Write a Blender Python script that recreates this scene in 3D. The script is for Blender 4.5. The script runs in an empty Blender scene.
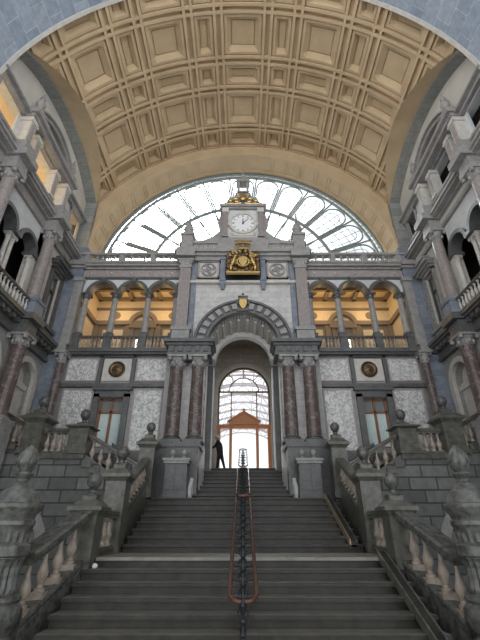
import bpy, bmesh, math, random
from mathutils import Vector, Matrix
random.seed(7)
PI = math.pi
scene = bpy.context.scene
col = scene.collection
LOC = {}                                   # world position of every object origin

# ------------------------------------------------------------------ materials
def new_mat(name):
    m = bpy.data.materials.new(name); m.use_nodes = True
    nt = m.node_tree; b = nt.nodes['Principled BSDF']
    return m, nt, b
def N(nt, typ, **kw):
    n = nt.nodes.new(typ)
    for k, v in kw.items(): setattr(n, k, v)
    return n
def mixcol(nt, fac, a, b, mode='MIX'):
    n = N(nt, 'ShaderNodeMix', data_type='RGBA', blend_type=mode)
    for sock, v in ((n.inputs[0], fac), (n.inputs[6], a), (n.inputs[7], b)):
        if hasattr(v, 'links'): nt.links.new(v, sock)
        else: sock.default_value = (*v, 1) if isinstance(v, tuple) and len(v) == 3 else v
    return n.outputs[2]
def ramp(nt, src, stops):
    n = N(nt, 'ShaderNodeValToRGB'); cr = n.color_ramp
    while len(cr.elements) < len(stops): cr.elements.new(.5)
    for e, (p, c) in zip(cr.elements, stops):
        e.position = p; e.color = (*c, 1) if isinstance(c, tuple) else (c, c, c, 1)
    nt.links.new(src, n.inputs[0]); return n.outputs[0]
def pos(nt):
    return N(nt, 'ShaderNodeNewGeometry').outputs['Position']
def noise(nt, scale, detail=4, vec=None, rough=.6, dist=0):
    n = N(nt, 'ShaderNodeTexNoise'); n.inputs['Scale'].default_value = scale
    n.inputs['Detail'].default_value = detail; n.inputs['Roughness'].default_value = rough
    n.inputs['Distortion'].default_value = dist
    nt.links.new(vec or pos(nt), n.inputs['Vector']); return n.outputs['Fac']
def bump(nt, b, h, strength=.3, dist=.02):
    n = N(nt, 'ShaderNodeBump'); n.inputs['Strength'].default_value = strength
    n.inputs['Distance'].default_value = dist
    nt.links.new(h, n.inputs['Height']); nt.links.new(n.outputs[0], b.inputs['Normal'])
def stone(name, c0, c1, scale=3., rough=.6, metal=0, bmp=.15, speck=0):
    m, nt, b = new_mat(name)
    f = noise(nt, scale, 6)
    c = ramp(nt, f, [(.3, c0), (.7, c1)])
    if speck:
        s = noise(nt, 40, 2)
        c = mixcol(nt, ramp(nt, s, [(.45, 0.), (.65, 1.)]), c, tuple(min(1, x * (1 + speck)) for x in c1))
    nt.links.new(c, b.inputs['Base Color'])
    b.inputs['Roughness'].default_value = rough; b.inputs['Metallic'].default_value = metal
    if bmp: bump(nt, b, noise(nt, scale * 6, 4), bmp)
    return m
def ashlar(name, c0, c1, mortar, bw, bh, axis, rough=.7, msize=.012, deep=.5, offs=.5):
    """coursed blocks on the world axes: axis 'x' for a wall that faces along y, 'y' for one that faces along x, 'c' for a barrel along y"""
    m, nt, b = new_mat(name)
    sp = N(nt, 'ShaderNodeSeparateXYZ'); nt.links.new(pos(nt), sp.inputs[0])
    cb = N(nt, 'ShaderNodeCombineXYZ')
    a = {'x': 'X', 'y': 'Y', 'c': 'Y'}[axis]
    nt.links.new(sp.outputs[a], cb.inputs[0])
    if axis == 'c':                          # angle round the hall's long axis
        at = N(nt, 'ShaderNodeMath', operation='ARCTAN2')
        sb = N(nt, 'ShaderNodeMath', operation='SUBTRACT'); sb.inputs[1].default_value = 11.5
        nt.links.new(sp.outputs['Z'], sb.inputs[0])
        nt.links.new(sb.outputs[0], at.inputs[0]); nt.links.new(sp.outputs['X'], at.inputs[1])
        ml = N(nt, 'ShaderNodeMath', operation='MULTIPLY'); ml.inputs[1].default_value = 8.4
        nt.links.new(at.outputs[0], ml.inputs[0]); nt.links.new(ml.outputs[0], cb.inputs[1])
    else: nt.links.new(sp.outputs['Z'], cb.inputs[1])
    br = N(nt, 'ShaderNodeTexBrick'); br.offset = offs
    br.inputs['Scale'].default_value = 1.0
    br.inputs['Brick Width'].default_value = bw; br.inputs['Row Height'].default_value = bh
    br.inputs['Mortar Size'].default_value = msize; br.inputs['Mortar Smooth'].default_value = .3
    br.inputs['Color1'].default_value = (*c0, 1); br.inputs['Color2'].default_value = (*c1, 1)
    br.inputs['Mortar'].default_value = (*mortar, 1)
    nt.links.new(cb.outputs[0], br.inputs['Vector'])
    c = mixcol(nt, ramp(nt, noise(nt, 5, 6), [(.3, 0.), (.75, .55)]), br.outputs['Color'], tuple(x * .45 for x in c0))
    nt.links.new(c, b.inputs['Base Color']); b.inputs['Roughness'].default_value = rough
    inv = N(nt, 'ShaderNodeMath', operation='SUBTRACT'); inv.inputs[0].default_value = 1
    nt.links.new(br.outputs['Fac'], inv.inputs[1])
    bump(nt, b, inv.outputs[0], deep, .04)
    return m
def marble(name, base, vein, scale, wscale=3, rough=.35, thin=.06):
    m, nt, b = new_mat(name)
    p = pos(nt)
    nz = N(nt, 'ShaderNodeTexNoise'); nz.inputs['Scale'].default_value = wscale; nz.inputs['Detail'].default_value = 6
    nt.links.new(p, nz.inputs['Vector'])
    ad = N(nt, 'ShaderNodeVectorMath', operation='MULTIPLY_ADD'); ad.inputs[1].default_value = (.7, .7, .7)
    nt.links.new(nz.outputs['Color'], ad.inputs[0]); nt.links.new(p, ad.inputs[2])
    v = N(nt, 'ShaderNodeTexVoronoi', feature='DISTANCE_TO_EDGE'); v.inputs['Scale'].default_value = scale
    nt.links.new(ad.outputs[0], v.inputs['Vector'])
    f = ramp(nt, v.outputs['Distance'], [(0, 1.), (thin, .35), (thin * 3, 0.)])
    bc = ramp(nt, noise(nt, scale, 5), [(.3, tuple(x * .75 for x in base)), (.7, base)])
    nt.links.new(mixcol(nt, f, bc, vein), b.inputs['Base Color'])
    b.inputs['Roughness'].default_value = rough
    return m
def plain(name, c, rough=.5, metal=0, emit=None, es=0):
    m, nt, b = new_mat(name)
    nt.links.new(ramp(nt, noise(nt, 8, 3), [(.3, tuple(x * .88 for x in c)), (.7, c)]), b.inputs['Base Color'])
    b.inputs['Roughness'].default_value = rough; b.inputs['Metallic'].default_value = metal
    if emit:
        b.inputs['Emission Color'].default_value = (*emit, 1); b.inputs['Emission Strength'].default_value = es
    return m
def glass(name, tint, white):
    m = bpy.data.materials.new(name); m.use_nodes = True; nt = m.node_tree
    nt.nodes.remove(nt.nodes['Principled BSDF'])
    tr = N(nt, 'ShaderNodeBsdfTransparent'); tr.inputs[0].default_value = (*tint, 1)
    df = N(nt, 'ShaderNodeBsdfTranslucent'); df.inputs[0].default_value = (.9, .93, .95, 1)
    gl = N(nt, 'ShaderNodeBsdfGlossy'); gl.inputs['Roughness'].default_value = .08
    m1 = N(nt, 'ShaderNodeMixShader'); m2 = N(nt, 'ShaderNodeMixShader')
    f = ramp(nt, noise(nt, 1.3, 3), [(.35, white * .5), (.65, white * 1.4)])
    nt.links.new(f, m1.inputs[0]); nt.links.new(tr.outputs[0], m1.inputs[1]); nt.links.new(df.outputs[0], m1.inputs[2])
    m2.inputs[0].default_value = .06
    nt.links.new(m1.outputs[0], m2.inputs[1]); nt.links.new(gl.outputs[0], m2.inputs[2])
    nt.links.new(m2.outputs[0], nt.nodes['Material Output'].inputs[0])
    return m

M = dict(
    blue_x=ashlar('blue_stone_blocks', (.20, .23, .29), (.29, .32, .38), (.33, .34, .36), .55, .30, 'x'),
    blue_y=ashlar('blue_stone_blocks_side', (.20, .23, .29), (.29, .32, .38), (.33, .34, .36), .55, .30, 'y'),
    blue_c=ashlar('blue_stone_arch_blocks', (.27, .33, .41), (.38, .44, .52), (.52, .56, .62), 1.0, .6, 'c', deep=.3),
    grey_y=ashlar('grey_arch_blocks', (.26, .27, .26), (.36, .36, .34), (.20, .20, .19), .55, 3., 'y'),
    grey_x=ashlar('grey_pier_blocks', (.26, .27, .26), (.36, .36, .34), (.20, .20, .19), 3., .5, 'x'),
    rustic=ashlar('rusticated_masonry', (.12, .122, .12), (.215, .215, .205), (.06, .062, .063), .85, .36, 'x', msize=.022, deep=1.),
    rustic_y=ashlar('rusticated_masonry_side', (.12, .122, .12), (.215, .215, .205), (.06, .062, .063), .85, .36, 'y', msize=.022, deep=1.),
    white_x=ashlar('white_ashlar', (.60, .58, .57), (.70, .68, .66), (.42, .41, .40), .75, .26, 'x', msize=.008, deep=.2),
    tan_x=ashlar('inner_wall_blocks', (.50, .46, .39), (.62, .57, .49), (.34, .31, .28), .6, .28, 'x', msize=.008),
    tan_y=ashlar('inner_wall_blocks_side', (.50, .46, .39), (.62, .57, .49), (.34, .31, .28), .6, .28, 'y', msize=.008),
    lunette=stone('pale_plaster', (.52, .50, .45), (.66, .63, .57), .8, .8),
    granite=stone('grey_granite', (.17, .168, .165), (.33, .32, .31), 4, .5, speck=.3),
    dark=stone('dark_granite', (.045, .047, .048), (.125, .125, .123), 4, .38, speck=.4),
    mossy=stone('weathered_olive_stone', (.055, .056, .046), (.16, .157, .133), 6, .3),
    urn=stone('weathered_urn_stone', (.04, .044, .04), (.17, .17, .155), 9, .25),
    pink=stone('pink_granite', (.24, .205, .20), (.37, .33, .315), 10, .4, speck=.25),
    column=stone('mauve_granite', (.16, .135, .13), (.30, .265, .255), 7, .3, speck=.4),
    spandrel=stone('white_spandrel', (.52, .54, .55), (.68, .69, .69), 2, .7),
    baluster=stone('rosy_baluster_stone', (.24, .195, .155), (.48, .41, .34), 6, .4),
    step=stone('dark_step_stone', (.015, .0145, .012), (.05, .047, .04), 4, .42),  # darkened so the risers carry painted shade against the treads
    tread=stone('pale_tread_stone', (.20, .19, .165), (.34, .32, .28), 3, .4),
    littread=stone('lit_step_top', (.095, .088, .074), (.20, .187, .16), 4, .4),  # same step stone made paler, painting the light on the treads
    vault=stone('ochre_vault_stucco', (.47, .35, .215), (.58, .44, .28), 1.2, .85, bmp=0),
    redmarble=marble('red_brown_marble', (.13, .095, .088), (.235, .20, .185), 2.2, 5, .15, .03),
    arab=marble('veined_white_marble', (.78, .77, .75), (.22, .225, .23), 3.6, 6, .3, .05),
    trav=stone('light_stone', (.50, .48, .44), (.66, .63, .58), 5, .6),
    gold=plain('gilding', (.62, .43, .17), .35, .85),
    bronze=plain('bronze', (.17, .115, .065), .4, .7),
    copper=plain('copper_brown_rail', (.16, .075, .05), .25, .5),
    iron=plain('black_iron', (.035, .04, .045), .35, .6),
    mullion=plain('grey_green_iron', (.24, .27, .26), .5),
    wood=plain('varnished_wood', (.72, .27, .07), .35),
    redwood=plain('red_brown_window_wood', (.27, .115, .06), .4),
    warm=plain('warm_painted_plaster', (.80, .64, .42), .8),
    warmbrown=plain('brown_loggia_panel', (.26, .20, .14), .7),
    white=plain('clock_white', (.86, .87, .88), .5),
    cheek=stone('pale_cheek_stone', (.55, .54, .52), (.72, .71, .69), 4, .35),
    black=plain('black_cloth', (.018, .018, .022), .8),
    grey=plain('grey_cloth', (.10, .10, .12), .8),
    skin=plain('skin', (.55, .34, .25), .6), hair=plain('pale_hair', (.62, .60, .56), .8),
    brass=plain('worn_brass_strip', (.62, .50, .33), .3, .7),
    shed=plain('shed_steel', (.42, .36, .37), .6),
    platform=stone('platform_floor', (.5, .48, .45), (.65, .62, .58), 3, .5),
    floor=stone('hall_floor', (.30, .29, .27), (.42, .40, .37), 2, .5),
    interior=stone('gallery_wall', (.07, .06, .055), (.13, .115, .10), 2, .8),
    paleglass=plain('pale_green_window_blind', (.62, .74, .72), .25),
    pane=glass('window_glass', (.90, .94, .94), .30),
    doorglass=glass('door_glass', (.95, .97, .98), .12),
    litpane=plain('lit_window_pane', (.9, .9, .85), .3, 0, (1., .93, .78), 2.2),
    bulb=plain('lamp_bulb', (1, .8, .5), .5, 0, (1., .72, .38), 14),
)

# ------------------------------------------------------------------ mesh helpers
class MB:
    def __init__(self, T=None):
        self.bm = bmesh.new(); self.T = T or (lambda p: p)
    def v(self, *p): return self.bm.verts.new(self.T(p))
    def f(self, vs):
        try: return self.bm.faces.new(vs)
        except ValueError: return None
    def box(self, a0, a1, b0, b1, c0, c1):
        vs = [self.v(a, b, c) for a in (a0, a1) for b in (b0, b1) for c in (c0, c1)]
        for q in ((0, 1, 3, 2), (4, 6, 7, 5), (0, 4, 5, 1), (2, 3, 7, 6), (0, 2, 6, 4), (1, 5, 7, 3)): self.f([vs[i] for i in q])
        return self
    def frustum(self, cx, cy, z0, z1, hx0, hy0, hx1, hy1):
        a = [self.v(cx + i * hx0, cy + j * hy0, z0) for i, j in ((-1, -1), (1, -1), (1, 1), (-1, 1))]
        b = [self.v(cx + i * hx1, cy + j * hy1, z1) for i, j in ((-1, -1), (1, -1), (1, 1), (-1, 1))]
        self.f(a[::-1]); self.f(b)
        for i in range(4): self.f([a[i], a[(i + 1) % 4], b[(i + 1) % 4], b[i]])
        return self
    def prism(self, pts, fn, d0, d1):
        """polygon pts (p,q) swept from d0 to d1; fn(p,q,d) gives the local point"""
        a = [self.v(*fn(p, q, d0)) for p, q in pts]; b = [self.v(*fn(p, q, d1)) for p, q in pts]
        n = len(pts); self.f(a[::-1]); self.f(b)
        for i in range(n): self.f([a[i], a[(i + 1) % n], b[(i + 1) % n], b[i]])
        return self
    def lathe(self, prof, cx, cy, z0, seg=16, flute=0):
        rings = []
        for k, pr in enumerate(prof):
            r, z = pr[0], pr[1]; fl = pr[2] if len(pr) > 2 else 0
            rings.append([self.v(cx + (r - fl * (i % 2)) * math.cos(2 * PI * i / seg), cy + (r - fl * (i % 2)) * math.sin(2 * PI * i / seg), z0 + z) for i in range(seg)])
        for a, b in zip(rings, rings[1:]):
            for i in range(seg): self.f([a[i], a[(i + 1) % seg], b[(i + 1) % seg], b[i]])
        self.f(rings[0][::-1]); self.f(rings[-1])
        return self
    def disc_lathe(self, prof, c, seg=24, axis='y'):
        """turned shape whose axis runs along the local second axis: prof (r, depth)"""
        rings = [[self.v(c[0] + r * math.cos(2 * PI * i / seg), c[1] + d, c[2] + r * math.sin(2 * PI * i / seg)) for i in range(seg)] for r, d in prof]
        for a, b in zip(rings, rings[1:]):
            for i in range(seg): self.f([a[i], a[(i + 1) % seg], b[(i + 1) % seg], b[i]])
        self.f(rings[0][::-1]); self.f(rings[-1])
        return self
    def tube(self, pts, r, seg=6, closed=False):
        pts = [Vector(p) for p in pts]; n = len(pts); rings = []
        for i, p in enumerate(pts):
            a = pts[(i - 1) % n] if (i or closed) else p; b = pts[(i + 1) % n] if (i < n - 1 or closed) else p
            t = (b - a).normalized(); u = t.cross(Vector((0, 0, 1)))
            if u.length < 1e-3: u = t.cross(Vector((0, 1, 0)))
            u.normalize(); w = t.cross(u); rr = r[i] if isinstance(r, (list, tuple)) else r
            rings.append([self.v(*(p + rr * (math.cos(2 * PI * k / seg) * u + math.sin(2 * PI * k / seg) * w))) for k in range(seg)])
        m = n if closed else n - 1
        for i in range(m):
            a, b = rings[i], rings[(i + 1) % n]
            for k in range(seg): self.f([a[k], a[(k + 1) % seg], b[(k + 1) % seg], b[k]])
        if not closed: self.f(rings[0][::-1]); self.f(rings[-1])
        return self
    def ball(self, c, r, seg=12, squash=(1, 1, 1)):
        n = seg // 2
        rings = [[self.v(c[0] + r * squash[0] * math.sin(PI * j / n) * math.cos(2 * PI * i / seg), c[1] + r * squash[1] * math.sin(PI * j / n) * math.sin(2 * PI * i / seg), c[2] - r * squash[2] * math.cos(PI * j / n)) for i in range(seg)] for j in range(1, n)]
        for a, b in zip(rings, rings[1:]):
            for i in range(seg): self.f([a[i], a[(i + 1) % seg], b[(i + 1) % seg], b[i]])
        s = self.v(c[0], c[1], c[2] - r * squash[2]); t = self.v(c[0], c[1], c[2] + r * squash[2])
        for i in range(seg): self.f([s, rings[0][(i + 1) % seg], rings[0][i]]); self.f([t, rings[-1][i], rings[-1][(i + 1) % seg]])
        return self
    def arch_ring(self, uc, zc, r0, r1, w0, w1, a0=0, a1=PI, seg=24):
        """half-round band in the (u,z) plane between radii, from depth w0 to w1 (coords u,w,z)"""
        q = []
        for i in range(seg + 1):
            a = a0 + (a1 - a0) * i / seg; c, s = math.cos(a), math.sin(a)
            q.append([self.v(uc + r * c, w, zc + r * s) for r, w in ((r0, w0), (r1, w0), (r1, w1), (r0, w1))])
        for a, b in zip(q, q[1:]):
            for k in range(4): self.f([a[k], a[(k + 1) % 4], b[(k + 1) % 4], b[k]])
        self.f(q[0]); self.f(q[-1][::-1])
        return self
    def pierced(self, u0, u1, z0, ztop, openings, w0, w1, seg=14):
        """slab in (u,z) with arched openings (uc, half, zbottom, zspring); ztop number or function of u"""
        top = ztop if callable(ztop) else (lambda u: ztop)
        us = {u0, u1}
        for uc, h, zb, zs in openings:
            for i in range(seg + 1): us.add(round(uc - h * math.cos(PI * i / seg), 5))
        if callable(ztop):
            for i in range(41): us.add(round(u0 + (u1 - u0) * i / 40, 5))
        us = sorted(u for u in us if u0 - 1e-6 <= u <= u1 + 1e-6)
        def hole(u, mid):
            for uc, h, zb, zs in openings:
                if abs(mid - uc) < h: return zb, zs + math.sqrt(max(0, h * h - (u - uc) ** 2)) * (1 if zs >= 0 or True else 0)
            return None
        for a, b in zip(us, us[1:]):
            if b - a < 1e-5: continue
            mid = (a + b) / 2; ha, hb = hole(a, mid), hole(b, mid)
            spans = [((z0, z0), (top(a), top(b)))] if not ha else []
            if ha:
                if ha[0] > z0 + 1e-4: spans.append(((z0, z0), (ha[0], hb[0])))
                spans.append(((ha[1], hb[1]), (top(a), top(b))))
            for (la, lb), (ta, tb) in spans:
                if ta - la < 1e-4 and tb - lb < 1e-4: continue
                vs = [self.v(u, w, z) for w in (w0, w1) for u, z in ((a, la), (b, lb), (b, tb), (a, ta))]
                self.f(vs[:4]); self.f(vs[4:][::-1]); self.f([vs[0], vs[1], vs[5], vs[4]]); self.f([vs[3], vs[2], vs[6], vs[7]])
                self.f([vs[0], vs[4], vs[7], vs[3]]); self.f([vs[1], vs[5], vs[6], vs[2]])
        return self
    def build(self, name, mat, parent=None, origin=None, smooth=False):
        bm = self.bm
        bmesh.ops.remove_doubles(bm, verts=bm.verts, dist=1e-5)
        bmesh.ops.recalc_face_normals(bm, faces=bm.faces)
        if origin is None:
            if parent is not None: origin = LOC[parent.name]
            else:
                xs = [v.co.x for v in bm.verts]; ys = [v.co.y for v in bm.verts]; zs = [v.co.z for v in bm.verts]
                origin = ((min(xs) + max(xs)) / 2, (min(ys) + max(ys)) / 2, min(zs))
        o_ = Vector(origin)
        for v in bm.verts: v.co -= o_
        me = bpy.data.meshes.new(name); bm.to_mesh(me); bm.free()
        me.materials.append(mat)
        if smooth:
            for p in me.polygons: p.use_smooth = True
            try: me.set_sharp_from_angle(angle=math.radians(38))
            except Exception: pass
        o = bpy.data.objects.new(name, me); col.objects.link(o)
        LOC[o.name] = tuple(o_)
        if parent is not None:
            o.parent = parent; o.location = o_ - Vector(LOC[parent.name])
        else: o.location = o_
        return o
def tag(o, label=None, cat=None, group=None, kind=None):
    if label: o['label'] = label
    if cat: o['category'] = cat
    if group: o['group'] = group
    if kind: o['kind'] = kind
    return o
def thing(name, loc, label=None, cat=None, group=None, kind=None):
    o = bpy.data.objects.new(name, None); col.objects.link(o); o.empty_display_size = .2
    o.location = loc; LOC[o.name] = tuple(loc)
    return tag(o, label, cat, group, kind)
def copy_at(src, p, parent):
    c = src.copy(); col.objects.link(c); c.parent = parent
    c.location = Vector(p) - Vector(LOC[parent.name]); LOC[c.name] = tuple(p)
    return c
SIDE = {-1: "on the person's side", 1: 'on the ramp side'}
SD = {-1: "person's side", 1: 'ramp side'}

# frames: facade (u=x, w towards the hall, z); side walls (u=y, w towards the hall, z)
def FAC(p): return (p[0], 15 - p[1], p[2])
def FACS(s): return lambda p: (s * p[0], 15 - p[1], p[2])
def WALL(s): return lambda p: (s * (8.1 - p[1]), p[0], p[2])
def MIR(s): return lambda p: (s * p[0], p[1], p[2])
def sub(T, du, dw, dz): return lambda p: T((p[0] + du, p[1] + dw, p[2] + dz))

# ------------------------------------------------------------------ stair numbers
R_, T_ = .165, .363
Z1, Y1 = -.454, 8.63                 # first landing
Y2 = 10.33                            # first nosing of the middle flight
Z2, YL2 = Z1 + 8 * R_, 12.87          # second landing
Y3 = 13.91                            # first nosing of the upper flight
Z3, YT = Z2 + 8 * R_, 16.45           # top platform
ZF = Z1 - 7 * R_                      # hall floor

# ------------------------------------------------------------------ setting: floor, ceiling, arches
tag(MB().box(-9, 9, -14, 12.9, ZF - .3, ZF).build('floor', M['floor']), kind='structure')

RV, CV, Y0V, Y1V = 8.5, 11.0, 7.3, 15.0
CA_Y, CA_Z, RA = 11.2, 10.15, 6.0     # the side arches that cut the vault
def arch_z(y): return CA_Z + math.sqrt(max(0, RA * RA - (y - CA_Y) ** 2))
def seg_profile(kinds):
    """kinds: list of (type, start, end) -> breakpoints and function giving (type, inset)"""
    br = set()
    for t, a, b in kinds:
        br |= {a, b}
        if t == 'C':
            for d in (.045, .15, .34, .375, (b - a) * .30, (b - a) * .30 + .035):
                if b - a > 2 * d + .04: br |= {round(a + d, 4), round(b - d, 4)}
        if t == 'N': br |= {a + .03, b - .03}
    br = sorted(br)
    def at(x):
        for t, a, b in kinds:
            if a <= x < b: return t, min(x - a, b - x)
        return 'R', 0
    return br, at
ka = []
for k in range(-4, 5):
    c = k * 3.45
    ka += [('C', c - .86, c + .86), ('R', c + .86, c + .95), ('N', c + .95, c + 1.21), ('R', c + 1.21, c + 1.30),
           ('C', c + 1.30, c + 2.15), ('R', c + 2.15, c + 2.24), ('N', c + 2.24, c + 2.50), ('R', c + 2.50, c + 2.59)]
ky = [('C', 7.10, 8.04)]
for a, b in ((8.04, 8.42), (10.12, 10.52), (11.50, 11.88), (13.62, 13.98)):
    ky += [('R', a, a + .08), ('N', a + .08, b - .08), ('R', b - .08, b)]
ky += [('C', 8.42, 10.12), ('C', 10.52, 11.50), ('C', 11.88, 13.62), ('C', 13.98, 14.94), ('R', 14.94, 15.0)]
ba, fa = seg_profile(ka); by, fy = seg_profile(ky)
ba = [a for a in ba if abs(a) < 12.0]
by = sorted({y for y in by if Y0V <= y <= Y1V} | {Y0V, Y1V} | {Y0V + .14 * i for i in range(56) if Y0V + .14 * i < Y1V})
def corner_depth(mid, a, y):
    """depth at the corner (a,y) of the cell whose middle is mid"""
    (ta, ia), (ty, iy) = fa(mid[0]), fy(mid[1])
    if ta == 'R' or ty == 'R': return 0
    if ta == 'C' and ty == 'C':
        d = min(ia, iy)
        if d < .045: return .13
        if d < .15: return .07
        sa, ea = cell_span(ka, mid[0]); sy, ey = cell_span(ky, mid[1])
        lim = min(.34, (min(ea - sa, ey - sy)) * .30)
        if d < lim: return .10 + .17 * max(0, min(1, (min(a - sa, ea - a, y - sy, ey - y) - .15) / (lim - .15)))
        return .33 if d < lim + .035 else .28
    return 0 if (ta == 'N' and ia < .03) or (ty == 'N' and iy < .03) else .15
def cell_span(kinds, x):
    for t, a, b in kinds:
        if a <= x < b: return a, b
mb = MB(); bm = mb.bm; cache = {}
def th_max(y): return math.acos(min(1, (arch_z(y) - CV) / RV))
def vv(i, j, d):
    k = (i, j, round(d, 3))
    if k not in cache:
        th = max(-th_max(by[j]), min(th_max(by[j]), ba[i] / RV)); r = RV + d
        cache[k] = bm.verts.new((r * math.sin(th), by[j], CV + r * math.cos(th)))
    return cache[k]
def cds(i, j):
    mid = ((ba[i] + ba[i + 1]) / 2, (by[j] + by[j + 1]) / 2)
    return [round(corner_depth(mid, ba[i + p], by[j + q]), 3) for p, q in ((0, 0), (1, 0), (1, 1), (0, 1))]
D = [[cds(i, j) for j in range(len(by) - 1)] for i in range(len(ba) - 1)]
def cell_on(i, j):
    t = th_max((by[j] + by[j + 1]) / 2)
    return min(abs(ba[i]), abs(ba[i + 1])) / RV < t + .03
def face(vs):
    u = []
    for v in vs:
        if v not in u: u.append(v)
    if len(u) > 2: mb.f(u)
for i in range(len(ba) - 1):
    for j in range(len(by) - 1):
        if not cell_on(i, j): continue
        d = D[i][j]
        face([vv(i, j, d[0]), vv(i + 1, j, d[1]), vv(i + 1, j + 1, d[2]), vv(i, j + 1, d[3])])
        if i + 1 < len(ba) - 1 and cell_on(i + 1, j):
            e = D[i + 1][j]
            if (e[0], e[3]) != (d[1], d[2]): face([vv(i + 1, j, d[1]), vv(i + 1, j, e[0]), vv(i + 1, j + 1, e[3]), vv(i + 1, j + 1, d[2])])
        if j + 1 < len(by) - 1 and cell_on(i, j + 1):
            e = D[i][j + 1]
            if (e[0], e[1]) != (d[3], d[2]): face([vv(i, j + 1, d[3]), vv(i, j + 1, e[0]), vv(i + 1, j + 1, e[1]), vv(i + 1, j + 1, d[2])])
bmesh.ops.dissolve_degenerate(bm, dist=1e-5, edges=bm.edges)
ceiling = mb.build('ceiling', M['vault'], origin=(0, 11, 19)); tag(ceiling, kind='structure')
for m_ in ceiling.data.materials: pass
# soffits of the side arches
for s in (-1, 1):
    m1, m2 = MB(MIR(s)), MB(MIR(s)); n = 48
    prev = None
    for i in range(n + 1):
        y = Y0V + (Y1V - Y0V) * i / n; z = arch_z(y); th = th_max(y)
        row = [m1.v(RV * math.sin(th), y, z), m1.v(7.6, y, z)]
        # grey voussoir band, a step lower than the stucco
        rb = [m2.v(7.6, y, z + .02), m2.v(7.6, y, z - .09), m2.v(8.15, y, z - .09)]
        if prev:
            m1.f([prev[0][0], row[0], row[1], prev[0][1]])
            for k in range(2): m2.f([prev[1][k], rb[k], rb[k + 1], prev[1][k + 1]])
        prev = (row, rb)
    nm = 'left' if s < 0 else 'right'
    m1.build('side_arch_soffit', M['vault'], ceiling)
    m2.build('voussoir_band', M['grey_y'], ceiling)
# front stone arch
RF, CF = 8.12, 11.5
mb = MB(); prev = None; n = 60
a_lim = math.acos(8.1 / RF) * .98
for i in range(n + 1):
    a = a_lim + (PI - 2 * a_lim) * i / n
    x, z = RF * math.cos(a), CF + RF * math.sin(a)
    q = [mb.v(x, 3.0, z), mb.v(x, 7.3, z), mb.v(x * 1.006, 7.34, z + .05), mb.v(x * 1.05, 7.34, z + 2.2)]
    if prev:
        for k in range(3): mb.f([prev[k], q[k], q[k + 1], prev[k + 1]])
    prev = q
fa_ = mb.build('trim_1', M['blue_c']); tag(fa_, kind='structure')
MB().arch_ring(0, CF, RF - .03, RF + .06, 7.26, 7.40, a_lim, PI - a_lim, 60).build('arch_edge', M['trav'], fa_)
for s in (-1, 1):
    o = MB(MIR(s)).box(7.7, 9.2, 3.0, 7.3, ZF, 12.75).build('wall_front_%s' % ('left' if s < 0 else 'right'), M['blue_y']); tag(o, kind='structure')

# end wall of the vault round the fan window: face, moulded ring and ribbed soffit
RW, CW, YW = 7.6, 11.1, 16.3
back_end = thing('trim_2', (0, 15, 11), kind='structure')
mb = MB(); prev = None; n = 64
for i in range(n + 1):
    a = PI * i / n; c, s_ = math.cos(a), math.sin(a)
    xo, zo = RV * 1.04 * c, CV + RV * 1.04 * s_
    q = [mb.v(RW * c, 15.02, CW + RW * s_), mb.v(xo, 15.02, zo)]
    if prev: mb.f([prev[0], q[0], q[1], prev[1]])
    prev = q
mb.build('end_face', M['vault'], back_end)
mb = MB(lambda p: (p[0], p[1], p[2]))
mb.arch_ring(0, CW, RW - .02, RW + .10, 14.9, 15.1, seg=64)
mb.arch_ring(0, CW, RW + .04, RW + .26, 14.96, 15.06, seg=64)
mb.build('arch_moulding', M['vault'], back_end)
mb = MB(); mb.arch_ring(0, CW, RW, RW + .3, 15.05, YW + .1, seg=64)
mb.arch_ring(0, CW, RW - .05, RW + .02, 15.95, 16.12, seg=64)
for i in range(1, 28):
    a = PI * i / 28
    for da in (-.011, .011):
        mb.arch_ring(0, CW, RW - .035, RW + .02, 15.1, 16.0, a + da - .004, a + da + .004, seg=1)
mb.build('ribbed_soffit', M['vault'], back_end)

# ------------------------------------------------------------------ fan window
win = thing('window_1', (0, YW, CW), kind='structure')
mb = MB(); RI = 4.9; RO = RW - .3
def pol(r, a, dy=0): return (r * math.cos(a), YW + dy, CW + r * math.sin(a))
mb.arch_ring(0, CW, RW - .08, RW + .02, YW - .08, YW + .1, seg=64)
mb.arch_ring(0, CW, RO - .05, RO + .05, YW - .06, YW + .08, seg=64)
mb.arch_ring(0, CW, RI - .06, RI + .06, YW - .06, YW + .08, seg=48)
mb.arch_ring(0, CW, RI * .62 - .04, RI * .62 + .04, YW - .05, YW + .06, seg=40)
for i in range(84):                                        # outer border of small panes
    a = PI * (i + .5) / 84
    mb.tube([pol(RO, a), pol(RW, a)], .022, 4)
P_ = math.radians(12.6)
bnd = [PI / 2 + (k + .5) * P_ for k in range(-7, 7)]
for a in bnd: mb.tube([pol(1.2, a), pol(RO, a)], [.035, .05], 6)
for k in range(-7, 8):
    ac = PI / 2 + k * P_; lo, hi = ac - P_ / 2, ac + P_ / 2
    if k in (-7, 7): continue
    rc = 6.55; half = rc * P_ / 2 - .10
    pts = []
    for j in range(13):                                   # rounded head of each petal
        t = PI * j / 12; pts.append(pol(rc + half * math.sin(t), ac - (half * math.cos(t)) / rc))
    pts = [pol(RI + .06, ac - (half * .72) / RI)] + pts + [pol(RI + .06, ac + (half * .72) / RI)]
    mb.tube(pts, .045, 5)
    hh = half * .62
    pts2 = [pol(RI + .5, ac - hh * .8 / RI)] + [pol(rc - .1 + hh * math.sin(PI * j / 8), ac - hh * math.cos(PI * j / 8) / rc) for j in range(9)] + [pol(RI + .5, ac + hh * .8 / RI)]
    mb.tube(pts2, .02, 4, True)
    mb.tube([pol(RI, ac), pol(rc + half, ac)], .018, 4)
    for rr in (5.3, 5.75, 6.2, 6.6): mb.tube([pol(rr, ac + t * P_ * .42) for t in (-1, 0, 1)], .018, 4)
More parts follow.
